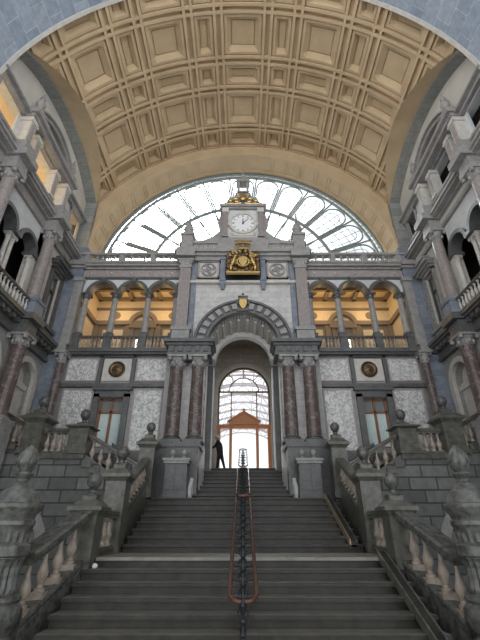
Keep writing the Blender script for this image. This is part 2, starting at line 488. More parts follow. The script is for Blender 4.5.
for k in range(-14, 14):                                   # tracery of the inner ring
    a = PI / 2 + (k + .5) * P_ / 2
    mb.tube([pol(RI * .62, a), pol(RI, a + P_ * .25)], .018, 4); mb.tube([pol(RI * .62, a), pol(RI, a - P_ * .25)], .018, 4)
for rr in (3.6, 4.1, 4.5): mb.tube([pol(rr, PI * j / 40) for j in range(41)], .013, 4)
mb.box(-RW, RW, YW - .06, YW + .08, CW - .1, CW + .05)
mb.build('fan_frame', M['mullion'], win)
mb = MB(); c0 = [mb.v(*pol(RW, PI * i / 64, .03)) for i in range(65)]; mb.f(c0)
mb.build('window_pane', M['pane'], win)

# ------------------------------------------------------------------ columns
def column(loc, z0, z1, r, T, mshaft, mcap, mbase, label, group=None, name='column', fancy=True, seg=18, plinth=.12):
    """free-standing column: loc=(u,w) in frame T"""
    u, w = loc; t = thing(name, T((u, w, z0)), label, 'column', group)
    H = z1 - z0; hc = min(.5, H * .13); hb = min(.3, H * .07)
    L = sub(T, u, w, z0)
    b = MB(L); b.box(-r * 1.4, r * 1.4, -r * 1.4, r * 1.4, 0, hb * .4)
    b.lathe([(r * 1.35, hb * .4), (r * 1.42, hb * .52), (r * 1.35, hb * .64), (r * 1.12, hb * .7), (r * 1.12, hb * .78), (r * 1.24, hb * .88), (r * 1.05, hb)], 0, 0, 0, seg)
    b.build('base', mbase, t, smooth=True)
    b = MB(L); zz = [hb + (H - hc - hb) * k / 8 for k in range(9)]
    b.lathe([(r * (1 - .13 * (k / 8) ** 1.7), zz[k]) for k in range(9)], 0, 0, 0, seg)
    b.build('shaft', mshaft, t, smooth=True)
    b = MB(L); a = H - hc
    b.lathe([(r * .9, a), (r * 1.0, a + hc * .06), (r * .9, a + hc * .12), (r * .88, a + hc * .3), (r * 1.0, a + hc * .55), (r * 1.3, a + hc * .8)], 0, 0, 0, seg)
    b.box(-r * 1.45, r * 1.45, -r * 1.45, r * 1.45, a + hc * .82, H)
    if fancy:
        for i in (-1, 1):
            for j in (-1, 1):
                b.ball((i * r * 1.15, j * r * 1.15, a + hc * .68), r * .38, 8)
        for k in range(8):
            an = 2 * PI * k / 8
            b.ball((r * 1.0 * math.cos(an), r * 1.0 * math.sin(an), a + hc * .32), r * .26, 6, (1, 1, 1.6))
    b.build('capital', mcap, t, smooth=True)
    return t
def ball_finial(mbq, x, y, z, r, T=None):
    mbq.lathe([(r * 1.0, 0), (r * 1.05, r * .15), (r * .5, r * .4), (r * .4, r * .7), (r * .6, r * .85), (r * .45, r * .95)], x, y, z, 14)
    mbq.ball((x, y, z + r * 1.8), r * .95, 14, (1, 1, 1.05))

# ------------------------------------------------------------------ balusters and balustrades
def baluster_profile(h, r):
    p = [(.55, 0), (.95, .0), (.95, .08), (.6, .10), (.62, .14), (.5, .17), (.72, .24), (1., .34), (.98, .42), (.72, .52), (.45, .66), (.36, .80), (.40, .84), (.62, .86), (.42, .89), (.75, .94), (.8, 1.)]
    return [(r * a, h * b) for a, b in p]
def make_baluster(x, y, z, h, r, mat, parent, proto={}, seg=12):
    key = (round(h, 3), round(r, 3), mat.name)
    if key in proto:
        c = copy_at(proto[key], (x, y, z), parent); return c
    o = MB().lathe(baluster_profile(h, r), x, y, z, seg).build('baluster', mat, parent, origin=(x, y, z), smooth=True)
    proto[key] = o
    return o
def sloped_rail(mbq, p0, p1, hw, th, T=None):
    """bar of width 2*hw, thickness th whose top centre line runs p0->p1"""
    a, b = Vector(p0), Vector(p1); d = (b - a); side = Vector((-d.y, d.x, 0)).normalized()
    prof = [(-hw * .8, -th), (hw * .8, -th), (hw * .8, -th * .7), (hw, -th * .55), (hw, -th * .15), (hw * .75, 0), (-hw * .75, 0), (-hw, -th * .15), (-hw, -th * .55), (-hw * .8, -th * .7)]
    r0 = [mbq.v(*(a + side * s + Vector((0, 0, z)))) for s, z in prof]; r1 = [mbq.v(*(b + side * s + Vector((0, 0, z)))) for s, z in prof]
    mbq.f(r0[::-1]); mbq.f(r1)
    for i in range(len(prof)): mbq.f([r0[i], r0[(i + 1) % len(prof)], r1[(i + 1) % len(prof)], r1[i]])
def balustrade(p0, p1, n, h, label, group=None, zb0=None, zb1=None, mat_rail=None, hw=.16, th=.16, rb=.085, plinth=.14, mat_b=None, skirt=None, blocks=False):
    """p0,p1: top centre of the rail at both ends; h: height from base line to rail top"""
    a, b = Vector(p0), Vector(p1); mid = (a + b) / 2
    t = thing('balustrade', (mid.x, mid.y, mid.z - h), label, 'balustrade', group)
    m = MB(); sloped_rail(m, a, b, hw, th); m.build('rail', mat_rail or M['mossy'], t)
    m = MB(); sloped_rail(m, a - Vector((0, 0, h - plinth)), b - Vector((0, 0, h - plinth)), hw * .85, plinth)
    if skirt:
        d = (b - a); side = Vector((-d.y, d.x, 0)).normalized() * hw * .8
        vs = []
        for q, zq in ((a, skirt[0]), (b, skirt[1])):
            for sg in (-1, 1):
                for zz in (zq, q.z - h + .02): vs.append(m.v(q.x + sg * side.x, q.y + sg * side.y, zz))
        for q in ((0, 1, 3, 2), (4, 6, 7, 5), (0, 4, 5, 1), (2, 3, 7, 6), (0, 2, 6, 4), (1, 5, 7, 3)): m.f([vs[i] for i in q])
    m.build('plinth', mat_rail or M['mossy'], t)
    if blocks:
        for i in range(n):
            q = a.lerp(b, (i + .5) / n); MB().box(q.x - .13, q.x + .13, q.y - .13, q.y + .13, q.z - h, q.z - h + plinth + .03).build('baluster_block', M['baluster'], t)
    slope = (b.z - a.z) / max(1e-6, (b - a).to_2d().length)
    hh = h - plinth - th
    for i in range(n):
        f = (i + .5) / n; q = a.lerp(b, f)
        zb = q.z - h + plinth + (.03 if blocks else 0)
        make_baluster(q.x, q.y, zb - .01, hh + .02 - (.03 if blocks else 0), rb, mat_b or M['baluster'], t)
    return t
def pier(x, y, z0, zcap0, ztop, ball_r, hw, label, group=None, mat=None, T=None, balltop=None):
    mat = mat or M['mossy']
    t = thing('newel_pier', (x, y, z0), label, 'pier', group)
    m = MB().box(x - hw, x + hw, y - hw, y + hw, z0, zcap0)
    m.box(x - hw * 1.12, x + hw * 1.12, y - hw * 1.12, y + hw * 1.12, z0, z0 + .18)
    m.box(x - hw * .8, x + hw * .8, y - hw * 1.04, y + hw * 1.04, z0 + .3, zcap0 - .12)
    m.build('body', mat, t)
    c = zcap0; hh = ztop - zcap0
    m = MB(); m.frustum(x, y, c, c + hh * .22, hw * 1.05, hw * 1.05, hw * 1.3, hw * 1.3)
    m.box(x - hw * 1.42, x + hw * 1.42, y - hw * 1.42, y + hw * 1.42, c + hh * .22, c + hh * .42)
    m.frustum(x, y, c + hh * .42, c + hh * .75, hw * 1.3, hw * 1.3, hw * .8, hw * .8)
    m.box(x - hw * .6, x + hw * .6, y - hw * .6, y + hw * .6, c + hh * .75, ztop)
    m.build('cap', mat, t)
    m = MB(); ball_finial(m, x, y, ztop - .01, ball_r); m.build('ball_finial', M['urn'], t, smooth=True)
    return t

# ------------------------------------------------------------------ main stair
def flight(name, y0, z0, n, hw, label, group, widths=None, ybase=None, tread_last=0, zlow=None):
    """n steps, the first nosing at y0 rising from z0"""
    t = thing(name, (0, y0, z0), label, 'stairs', group)
    for k in range(n):
        y = y0 + k * T_; z = z0 + (k + 1) * R_; w = widths[k] if widths else hw
        last = tread_last if k == n - 1 else T_ + .05
        m = MB()
        m.box(-w + .004, w - .004, y + .07, y + max(last, T_ + .05), z - R_ - .02, z - .05)
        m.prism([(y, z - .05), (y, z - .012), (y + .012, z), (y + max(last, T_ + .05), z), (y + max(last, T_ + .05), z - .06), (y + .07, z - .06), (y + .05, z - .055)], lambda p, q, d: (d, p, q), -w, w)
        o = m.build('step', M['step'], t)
        MB().box(-w + .01, w - .01, y + .015, y + max(last, T_ + .05) - .01, z - .01, z + .003).build('lit_tread', M['littread'], o)  # thin paler sheet: light from above painted on the tread top
    return t
low = flight('stair_flight', Y1 - 7 * T_ + T_, ZF, 7, 2.9, 'wide dark stone lowest flight of the main stair, in front of the first landing', 'main stair flights', tread_last=Y2 - Y1 + .1)
mid = flight('stair_flight', Y2, Z1, 8, 2.78, 'dark stone middle flight between the two landings of the main stair', 'main stair flights', tread_last=Y3 - YL2 + .1)
top = flight('stair_flight', Y3, Z2, 8, 1.4, 'narrow dark stone top flight climbing through the portal arch', 'main stair flights', widths=[1.72, 1.68, 1.62, 1.58, 1.57, 1.57, 1.57, 1.57], tread_last=4.2)
# paler stone slab over the first landing
MB().box(-2.78, 2.78, Y1 - .004, Y2 - .02, Z1 - .05, Z1 + .004).build('landing_slab', M['tread'], low)
tag(MB().box(-3.4, 3.4, YL2 + .1, 14.9, ZF, Z2 - .07).build('floor_landing', M['step']), kind='structure')
tag(MB().box(-2.7, 2.7, Y1 + .2, 12.7, ZF, Z1 - .07).build('floor_core', M['step']), kind='structure')
# metal ramp strips along one side of both lower flights
def metal_ramp(ya, za, yb, zb, x, label, edge):
    t = thing('ramp_strip', (x, ya, za), label, 'ramp', 'metal ramp strips up the stair')
    fn = lambda p, q, d: (x + q, ya + (yb - ya) * p, za + (zb - za) * p + d)
    for q0, q1, h, nm, mt in ((-.13, .0, .07, 'channel', M['step']), (-.155, -.13, .11, 'inner_edge', M[edge]), (.0, .02, .10, 'outer_edge', M['dark'])):
        m = MB(); vs = [m.v(*fn(p, q, d)) for p in (0, 1) for q in (q0, q1) for d in (-.06, h)]
        for f in ((0, 1, 3, 2), (4, 6, 7, 5), (0, 4, 5, 1), (2, 3, 7, 6), (0, 2, 6, 4), (1, 5, 7, 3)): m.f([vs[i] for i in f])
        m.build(nm, mt, t)
metal_ramp(Y1 - 6 * T_, Z1 - 6 * R_, Y1 + .05, Z1 + .02, 2.72, 'metal ramp strip beside the lowest stair flight', 'mossy')
metal_ramp(Y2, Z1 + R_, YL2 + .05, Z2 + .02, 2.62, 'brass edged ramp strip up the middle stair flight', 'brass')

# hand rail loops with ornate iron posts
def slope_z(y):
    if y < Y1: return max(ZF, Z1 - R_ - (Y1 - y - .2) / T_ * R_)
    if y < Y2: return Z1
    if y < YL2: return Z1 + R_ * (1 + (y - Y2) / T_)
    if y < Y3: return Z2
    return min(Z3, Z2 + R_ * (1 + (y - Y3) / T_))
def loop_rail(ya, za, yb, zb, hw, r, label, npost, mat):
    t = thing('handrail', (0, (ya + yb) / 2, slope_z((ya + yb) / 2)), label, 'handrail', 'looped handrails up the middle of the stair')
    L = yb - ya; pts = []; k = hw / L * 1.0
    for j in range(9): a = PI + PI * j / 8; pts.append((hw * math.cos(a), hw * 1.0 * math.sin(a) + hw))
    for j in range(9): a = PI * j / 8; pts.append((hw * math.cos(a), L - hw + hw * math.sin(a)))
    P3 = [(x, ya + y, za + (zb - za) * y / L) for x, y in pts]
    MB().tube(P3, r, 8, True).build('rail', mat, t, smooth=True)
    for i in range(npost):
        y = ya + .18 + (L - .36) * i / max(1, npost - 1); zt = za + (zb - za) * (y - ya) / L; zb_ = slope_z(y) - .03
        m = MB(); H = zt - zb_
        m.lathe([(.035, 0), (.035, .04), (.018, .06), (.018, H * .2), (.035, H * .24), (.02, H * .3), (.02, H * .5), (.04, H * .56), (.045, H * .6), (.02, H * .66), (.018, H * .85), (.035, H * .9), (.02, H)], 0, y, zb_, 8)
        m.tube([(-hw, y, zt), (-hw * .5, y, zt - .03), (hw * .5, y, zt - .03), (hw, y, zt)], .012, 5)
        for sg in (-1, 1):                               # scrolls
            m.tube([(0, y + sg * (.02 + .05 * math.sin(q * PI / 5)), zb_ + H * (.28 + .10 * q / 2)) for q in range(6)], .012, 5)
            m.tube([(sg * (.02 + .045 * math.sin(q * PI / 5)), y, zb_ + H * (.62 + .06 * q)) for q in range(5)], .011, 5)
        m.build('post', M['iron'], t)
    return t
loop_rail(6.0, -.80, 10.8, .76, .175, .030, 'long looped copper brown handrail over the lowest flight and first landing', 11, M['copper'])
loop_rail(10.85, .78, 14.0, 1.86, .18, .026, 'middle looped handrail running from the first to the upper flight', 9, M['copper'])
loop_rail(14.1, 1.92, 16.8, 2.98, .15, .024, 'short looped handrail at the stair head in front of the door', 7, M['copper'])
# iron post standing on the lowest steps, in front of the loop
m = MB(); m.lathe([(.05, 0), (.05, .05), (.03, .08), (.03, .3), (.05, .34), (.03, .4), (.02, .7), (.045, .78), (.015, .84)], 0, 5.95, ZF, 10)
for q in range(5): m.ball((.0, 5.95, ZF + .1 + .13 * q), .042, 8)
tag(m.build('iron_post', M['iron'], smooth=True), 'twisted black iron post under the lower end of the handrail', 'post')

# ------------------------------------------------------------------ stair balustrades, piers, urns
def big_urn(x, y, z0, s, label):
    t = thing('urn_newel', (x, y, z0), label, 'newel', 'big fluted urn newels at the foot of the stair')
    m = MB(); m.lathe([(.38, 0), (.38, .28), (.33, .31), (.31, .36), (.37, .44), (.41, .54), (.40, .64), (.33, .72), (.36, .76), (.35, .80), (.29, .83)], x, y, z0, 24)
    m.build('foot', M['urn'], t, smooth=True)
    m = MB(); m.lathe([(.26, .82), (.27, .88, .03), (.255, 1.0, .03), (.26, 1.14, .03), (.28, 1.22, .02), (.30, 1.26), (.30, 1.30)], x, y, z0, 36)
    m.build('fluted_body', M['urn'], t, smooth=False)
    m = MB(); m.lathe([(.30, 1.27), (.33, 1.29), (.33, 1.41), (.29, 1.44), (.27, 1.46, .02), (.285, 1.56, .03), (.29, 1.62, .02), (.30, 1.66), (.32, 1.68), (.32, 1.73), (.29, 1.76), (.31, 1.82), (.37, 1.88), (.38, 1.93), (.37, 1.96), (.33, 1.98),
             (.31, 2.04), (.27, 2.12), (.20, 2.18), (.16, 2.24), (.10, 2.28)], x, y, z0, 36)
    m.build('bowl', M['urn'], t, smooth=True)
    m = MB(); m.lathe([(.10, 2.26), (.09, 2.32), (.12, 2.36), (.14, 2.39), (.13, 2.41), (.09, 2.43), (.10, 2.45), (.14, 2.50), (.16, 2.57), (.15, 2.65), (.11, 2.73), (.05, 2.80), (.015, 2.84)], x, y, z0, 18)
    for k in range(6):
        a = 2 * PI * k / 6
        m.tube([(x + rr * math.cos(a + (zz - 2.45) * .9), y + rr * math.sin(a + (zz - 2.45) * .9), z0 + zz) for rr, zz in ((.105, 2.45), (.15, 2.51), (.165, 2.58), (.14, 2.68), (.06, 2.79))], .014, 5)
    m.build('bud_finial', M['urn'], t, smooth=True)
for s in (-1, 1):
    sd = SIDE[s]
    big_urn(s * 3.47, 6.6, ZF, 1, 'large fluted stone urn newel with bud finial, ' + sd)
    # E: low pier on the front of the first landing
    xe = s * 3.05
    pier(xe, 8.62, ZF, .26, .62, .16, .23, 'low ball topped stone pier on the first landing edge, ' + sd)
    pier(s * 3.08, 10.42, Z1, 1.06, 1.46, .17, .24, 'square stone pier at the foot of the middle flight, ' + sd)
    pier(s * 3.05, 13.08, Z2, 2.32, 2.74, .16, .24, 'tall ball topped pier on the upper landing, ' + sd)
    pier(s * 5.30, 13.06, 2.13, 2.92, 3.12, .18, .30, 'stone pier where the side stair reaches its landing, ' + sd)
    pier(s * 6.80, 13.06, 2.13, 3.12, 3.56, .19, .31, 'tall stone pier beside the wall on the side landing, ' + sd)
    # lower flared balustrade between the urn and pier E
    balustrade((s * 3.08, 8.38, .36), (s * 3.34, 6.95, -.30), 4, .96, 'thick sloping balustrade beside the lowest flight, ' + sd, hw=.20, th=.17, rb=.088, plinth=.12, skirt=(ZF, ZF), mat_rail=M['urn'], blocks=True)
    balustrade((s * 3.04, 8.9, .40), (s * 3.04, 10.16, .40), 4, .84, 'short level balustrade on the first landing, ' + sd, hw=.15, rb=.085, skirt=(ZF, ZF))
    balustrade((s * 3.04, 10.7, 1.06), (s * 3.04, 12.84, 2.02), 9, .80, 'sloping balustrade beside the middle flight, ' + sd, hw=.14, rb=.08, skirt=(ZF, ZF))
    # side stair balustrades in front of the facade
    balustrade((s * 4.98, 13.02, 2.78), (s * 3.30, 13.04, 1.88), 6, .84, 'balustrade sloping down the side stair to the upper landing, ' + sd, hw=.14, rb=.09, plinth=.10)
    balustrade((s * 5.62, 13.02, 2.95), (s * 6.47, 13.02, 2.95), 4, .84, 'level balustrade between two piers of the side landing, ' + sd, hw=.14, rb=.09, plinth=.12)
    balustrade((s * 7.13, 13.02, 3.10), (s * 8.08, 13.02, 3.60), 4, .84, 'balustrade climbing to the side wall beyond the tall pier, ' + sd, hw=.14, rb=.09, plinth=.10)
    balustrade((s * 4.75, 14.62, 2.80), (s * 3.05, 14.62, 1.85), 6, .84, 'rear balustrade of the side stair along the facade, ' + sd, hw=.11, rb=.07, mat_rail=M['dark'], mat_b=M['dark'], plinth=.10)
    # side stair, solid
    t = thing('side_stair', (s * 4, 14, Z2), 'dark side stair rising behind its balustrade, ' + sd, 'stairs', 'side stairs along the facade')
    for k in range(7):
        MB(MIR(s)).box(3.42 + .235 * k, 5.08 if k < 6 else 6.9, 13.2, 14.95, Z2 + R_ * k - (0 if k else .1), Z2 + R_ * (k + 1)).build('step', M['step'], t)
    for k in range(4):
        MB(MIR(s)).box(6.95 + .28 * k, 8.1, 13.2, 14.95, Z2 + R_ * (7 + k), Z2 + R_ * (8 + k)).build('step', M['step'], t)
    # rusticated wall below it
    wl = thing('wall_stair_%s' % ('left' if s < 0 else 'right'), (s * 5.5, 12.9, ZF), kind='structure')
    zt = lambda x: 0
    MB(MIR(s)).prism([(3.28, ZF), (8.12, ZF), (8.12, 2.78), (7.15, 2.28), (6.95, 2.12), (5.0, 2.12), (3.32, 1.08), (3.28, .9)], lambda p, q, d: (p, d, q), 12.86, 13.2).build('masonry_face', M['rustic'], wl)
    m = MB(MIR(s)); m.box(5.0, 6.95, 12.78, 13.25, 1.98, 2.14)
    for k in range(6): m.box(3.34 + .28 * k, 3.34 + .28 * (k + 1) + .02, 12.79, 13.2, .90 + .165 * k, 1.06 + .165 * k)
    for k in range(4): m.box(6.95 + .29 * k, 6.95 + .29 * (k + 1), 12.79, 13.2, 2.1 + .15 * k, 2.26 + .15 * k)
    m.build('stepped_string_course', M['mossy'], wl)
    m = MB(MIR(s)); m.arch_ring(6.9, -.45, .95, 1.25, 12.8, 12.9, seg=14)
    m.build('blind_arch', M['granite'], wl)
    # plinth side of the lower stair
    o = MB(MIR(s)).box(2.9, 3.2, 6.3, 8.4, ZF, ZF + .16).build('curb', M['mossy']); tag(o, kind='structure')
    # pedestals flanking the top flight
    t = thing('pedestal', (s * 2.12, 13.45, Z2), 'double stone pedestal with small ball finials under the twin portal columns, ' + sd, 'pedestal')
    m = MB(MIR(s)).box(1.80, 2.50, 13.25, 13.66, Z2, 1.90); m.box(1.77, 2.53, 13.2, 13.68, Z2, Z2 + .14)
    for xa in (1.85, 2.18): m.box(xa, xa + .27, 13.22, 13.3, Z2 + .25, 1.82)
    m.build('body', M['dark'], t)
    m = MB(MIR(s)).box(1.75, 2.55, 13.19, 13.72, 1.90, 1.98); m.box(1.71, 2.59, 13.15, 13.74, 1.98, 2.06); m.build('cap', M['granite'], t)
    for xa in (1.95, 2.33):
        m = MB(); ball_finial(m, s * xa, 13.45, 2.07, .11); m.build('ball_finial', M['granite'], t, smooth=True)
    # curved pale cheek of the top flight
    t = MB(MIR(s)); pts = []
    for k in range(9):
        f = k / 8; x = 1.44 + .26 * (1 - math.sin(f * PI / 2)); y = 13.80 + 1.5 * f; z = Z2 + .35 + 1.55 * f ** .75
        pts.append((x, y, z))
    pv = None
    for x, y, z in pts:
        q = [t.v(x, y, Z2 - .02), t.v(x, y, z), t.v(x + .10, y, z + .03), t.v(x + .10, y, Z2 - .02)]
        if pv:
            for k in range(4): t.f([pv[k], q[k], q[(k + 1) % 4], pv[(k + 1) % 4]])
        else: t.f(q)
        pv = q
    t.f(pv[::-1])
    tag(t.build('stair_cheek', M['cheek'], smooth=True), 'curved pale stone cheek beside the top flight, ' + sd, 'stair cheek')

# ------------------------------------------------------------------ back wall (facade)
wb = thing('wall_back', (0, 15, ZF), kind='structure')
def fb(s=None): return MB(FACS(s) if s else FAC)
def bands(s, u0, u1, lst, name, mat, parent=None):
    m = fb(s)
    for z0, z1, w in lst: m.box(u0, u1 + w * .0, -.3, w, z0, z1)
    return m.build(name, mat, parent or wb)
bronze_medallions = []
for s in (-1, 1):
    sd = SIDE[s]; wn = 2 if s < 0 else 3
    # lower wall with the window opening
    m = fb(s); zw0, zw1 = 2.7, 4.6
    m.box(2.9, 4.70, -.35, 0, ZF, 6.45); m.box(5.65, 7.45, -.35, 0, ZF, 6.45); m.box(4.70, 5.65, -.35, 0, ZF, zw0); m.box(4.70, 5.65, -.35, 0, zw1, 6.45)
    m.build('lower_wall', M['granite'], wb)
    m = fb(s)
    m.box(4.47, 4.70, 0, .12, 2.4, 4.75); m.box(5.65, 5.88, 0, .12, 2.4, 4.75); m.box(4.47, 5.88, 0, .12, 4.62, 4.80)
    m.box(4.40, 5.95, 0, .20, 4.88, 5.0); m.box(4.55, 5.80, 0, .10, 4.78, 4.9)
    m.box(2.95, 7.35, 0, .16, 5.02, 5.16); m.box(2.95, 7.35, 0, .08, 6.34, 6.46)
    for u in (4.40, 5.76): m.box(u, u + .14, 0, .10, 5.16, 6.4)
    m.box(2.95, 7.35, 0, .1, 2.3, 2.5)
    m.build('wall_mouldings', M['dark'], wb)
    for u0, u1, z0, z1 in ((5.98, 7.16, 5.32, 6.24), (3.12, 4.32, 5.32, 6.24), (5.98, 7.10, 2.62, 4.90), (3.22, 4.28, 2.62, 4.90)):
        m = fb(s); m.box(u0, u1, 0, .05, z0, z1)
        m.build('marble_panel', M['arab'], wb)
        m = fb(s); e = .06
        m.box(u0 - e, u1 + e, 0, .08, z1, z1 + e); m.box(u0 - e, u1 + e, 0, .08, z0 - e, z0); m.box(u0 - e, u0, 0, .08, z0, z1); m.box(u1, u1 + e, 0, .08, z0, z1)
        m.build('panel_border', M['pink'], wb)
    fb(s).box(4.58, 5.72, 0, .05, 5.30, 6.26).build('medallion_ground', M['trav'], wb)
    t = thing('medallion', FACS(s)((5.14, .05, 5.78)), 'round bronze rosette medallion above the wooden window, ' + sd, 'medallion')
    m = fb(s); m.disc_lathe([(.33, 0), (.34, .07), (.30, .10), (.26, .05), (.22, .04)], (5.14, .04, 5.78), 24); m.build('ring', M['bronze'], t, smooth=True)
    m = fb(s); m.disc_lathe([(.22, 0), (.20, .05), (.10, .07), (.04, .12)], (5.14, .05, 5.78), 18)
    for k in range(8):
        a = 2 * PI * k / 8; m.ball((5.14 + .14 * math.cos(a), .10, 5.78 + .14 * math.sin(a)), .045, 6)
    m.build('rosette', M['bronze'], t, smooth=True)
    # window 2 / 3
    w = thing('window_%d' % wn, FACS(s)((5.17, -.1, zw0)), kind='structure')
    m = fb(s); e = .07
    for a, b, c, d in ((4.70, 4.70 + e, zw0, zw1), (5.65 - e, 5.65, zw0, zw1), (4.70, 5.65, zw0, zw0 + e), (4.70, 5.65, zw1 - e, zw1), (5.13, 5.22, zw0, zw1), (4.70, 5.65, 4.02, 4.11)): m.box(a, b, -.22, -.12, c, d)
    m.build('window_frame', M['redwood'], w)
    fb(s).box(4.70, 5.65, -.20, -.18, zw0, 4.05).build('window_blind', M['paleglass'], w)
    fb(s).box(4.70, 5.65, -.20, -.18, 4.05, zw1).build('window_pane', plain('dim_glass_%d' % wn, (.22, .24, .24), .1), w)
    # balcony slab and corbels
    bands(s, 2.95, 7.42, [(6.30, 6.38, .10), (6.38, 6.46, .28), (6.46, 6.62, .36)], 'balcony_cornice', M['dark'])
    # loggia balustrade between pedestals
    ends = [3.05, 4.12, 4.34, 5.60, 5.82, 6.95]
    for q in range(3):
        a, b = ends[2 * q], ends[2 * q + 1]
        bay = ('nearest the portal', 'in the middle bay', 'nearest the side wall')[q]
        balustrade((s * a, 14.84, 7.24), (s * b, 14.84, 7.24), 7, .62, 'loggia balustrade ' + bay.replace('nearest', 'next to') + ', ' + sd, 'loggia balustrades', hw=.10, th=.09, rb=.06, plinth=.07, mat_rail=M['dark'])
    for u in (2.95, 4.23, 5.71, 7.05):
        o = fb(s).box(u - .15, u + .15, .02, .30, 6.62, 7.18).box(u - .18, u + .18, 0, .33, 7.14, 7.26).build('pedestal_block', M['dark'], wb)
    for u, lab in ((2.98, 'engaged against the portal pilaster'), (4.23, 'first free one from the portal'), (5.71, 'second free one from the portal'), (7.02, 'engaged against the corner pier')):
        column((u, .12), 7.26, 9.36, .14, FACS(s), M['granite'], M['dark'], M['dark'], 'slender loggia column, ' + lab + ', ' + sd, 'loggia columns', seg=14)
    # arcade wall, archivolts, frieze, cornice
    ops = [(3.60, .60, 9.3, 9.36), (4.97, .60, 9.3, 9.36), (6.36, .60, 9.3, 9.36)]
    fb(s).pierced(2.85, 7.42, 9.36, 10.16, [(a, b, 9.0, d) for a, b, c, d in ops], -.2, .14).build('arcade_wall', M['spandrel'], wb)
    m = fb(s)
    for a, b, c, d in ops:
        m.arch_ring(a, d, .585, .73, -.2, .22, seg=20); m.box(a - .09, a + .09, 0, .30, d + .58, d + .82)
    for u in (2.98, 4.28, 5.67, 7.04): m.box(u - .13, u + .13, -.12, .24, 9.34, 9.42)
    m.build('archivolt', M['dark'], wb)
    bands(s, 2.85, 7.45, [(10.14, 10.24, .24)], 'architrave', M['dark'])
    bands(s, 2.85, 7.45, [(10.24, 10.66, .16)], 'frieze', M['pink'])
    m = fb(s)
    for k in range(5): m.ball((3.3 + .93 * k, .20, 10.45), .05, 8)
    m.build('frieze_bosses', M['trav'], wb)
    bands(s, 2.85, 7.45, [(10.66, 10.76, .26), (10.76, 10.88, .40), (10.88, 11.0, .46)], 'main_cornice', M['granite'])
    # pierced parapet
    t = thing('parapet', FACS(s)((5.1, .2, 11.0)), 'low pierced stone parapet under the fan window, ' + sd, 'parapet')
    m = fb(s); m.box(2.9, 7.42, .05, .32, 11.0, 11.10); m.build('plinth', M['granite'], t)
    m = fb(s); m.box(2.9, 7.42, .03, .34, 11.44, 11.56); m.build('rail', M['granite'], t)
    for a, b in ((2.9, 3.1), (4.13, 4.33), (5.6, 5.82), (7.2, 7.42)): fb(s).box(a, b, .04, .33, 11.10, 11.44).build('block', M['granite'], t)
    for a, b in ((3.1, 4.13), (4.33, 5.6), (5.82, 7.2)):
        n = int((b - a) / .26)
        for k in range(n + 1):
            u = a + (b - a) * k / n
            fb(s).lathe([(.09, 0), (.05, .05), (.035, .12), (.05, .2), (.035, .26), (.08, .34)], u, .18, 11.10, 8).build('baluster', M['granite'], t)
    # corner pier and engaged corner column
    pr = fb(s); pr.box(7.38, 8.15, -.3, .28, ZF, 11.9); pr.build('corner_pier', M['blue_x'], wb); fb(s).box(7.55, 8.15, -.3, .2, 11.9, 14.9).build('upper_pier', M['grey_x'], wb)
    m = fb(s)
    for z0, z1, w_ in ((10.66, 10.78, .40), (10.78, 11.02, .50), (6.42, 6.76, .42), (11.44, 11.56, .36)): m.box(7.30, 8.15, -.2, w_, z0, z1)
    m.box(7.2, 7.62, .2, .42, 6.76, 7.42); m.box(7.22, 7.60, .2, .38, 7.42, 9.9)
    m.box(7.18, 7.64, .2, .44, 9.9, 10.1)
    m.build('pier_mouldings', M['granite'], wb)
    column((7.34, .40), 2.3, 6.40, .17, FACS(s), M['redmarble'], M['granite'], M['granite'], 'dark red marble column beside the corner pier, ' + sd, 'corner columns', seg=16)
    # loggia room
    rm = thing('wall_loggia_%s' % ('left' if s < 0 else 'right'), (s * 5.1, 16.5, 6.7), kind='structure')
    MB(MIR(s)).box(2.85, 7.5, 17.3, 17.5, 6.6, 11.0).build('rear_wall', M['warm'], rm); MB(MIR(s)).box(2.85, 7.45, 17.24, 17.31, 6.6, 9.0).build('wainscot', M['warmbrown'], rm)
    for u0, u1 in ((3.1, 3.95), (5.95, 6.95)): MB(MIR(s)).box(u0, u1, 17.2, 17.26, 7.0, 8.75).build('wall_panel', M['warm'], rm)
    MB(MIR(s)).box(2.7, 2.85, 15.2, 17.4, 6.6, 11.0).build('side_wall', M['warm'], rm); MB(MIR(s)).box(7.45, 7.6, 15.2, 17.4, 6.6, 11.0).build('side_wall', M['warm'], rm)
    MB(MIR(s)).box(2.7, 7.6, 15.0, 17.5, 10.6, 10.98).build('loggia_ceiling', M['warm'], rm)
    MB(MIR(s)).box(2.7, 7.6, 15.0, 17.5, 6.4, 6.62).build('loggia_floor', M['warmbrown'], rm)
    m = MB(MIR(s))
    for u in (2.85, 4.23, 5.71, 7.35): m.box(u - .09, u + .09, 15.1, 17.3, 10.44, 10.6); m.box(u - .14, u + .14, 17.16, 17.3, 6.76, 9.1)
    for y in (15.3, 16.3, 17.2): m.box(2.85, 7.45, y - .08, y + .08, 10.44, 10.6)
    m.box(2.85, 7.45, 17.1, 17.3, 9.0, 9.22); m.box(2.85, 7.45, 17.18, 17.3, 9.9, 10.0)
    m.box(7.3, 7.45, 15.3, 17.3, 9.0, 9.22)
    m.box(4.4, 4.55, 17.12, 17.3, 6.76, 8.9); m.box(5.4, 5.55, 17.12, 17.3, 6.76, 8.9); m.box(4.3, 5.65, 17.05, 17.3, 8.8, 9.0)
    m.arch_ring(4.97, 9.0, .55, .75, 17.05, 17.3, seg=12)
    m.build('loggia_panelling', M['warmbrown'], rm)
    m = MB(MIR(s))
    for u in (3.5, 4.97, 6.5):
        for y in (15.8, 16.75):
            m.ball((u, y, 10.6), .28, 8, (1, 1, .15))
        if u != 4.97: m.ball((u, 17.3, 9.6), .3, 8, (1, .1, .8))
    m.build('painted_rosettes', M['warmbrown'], rm)
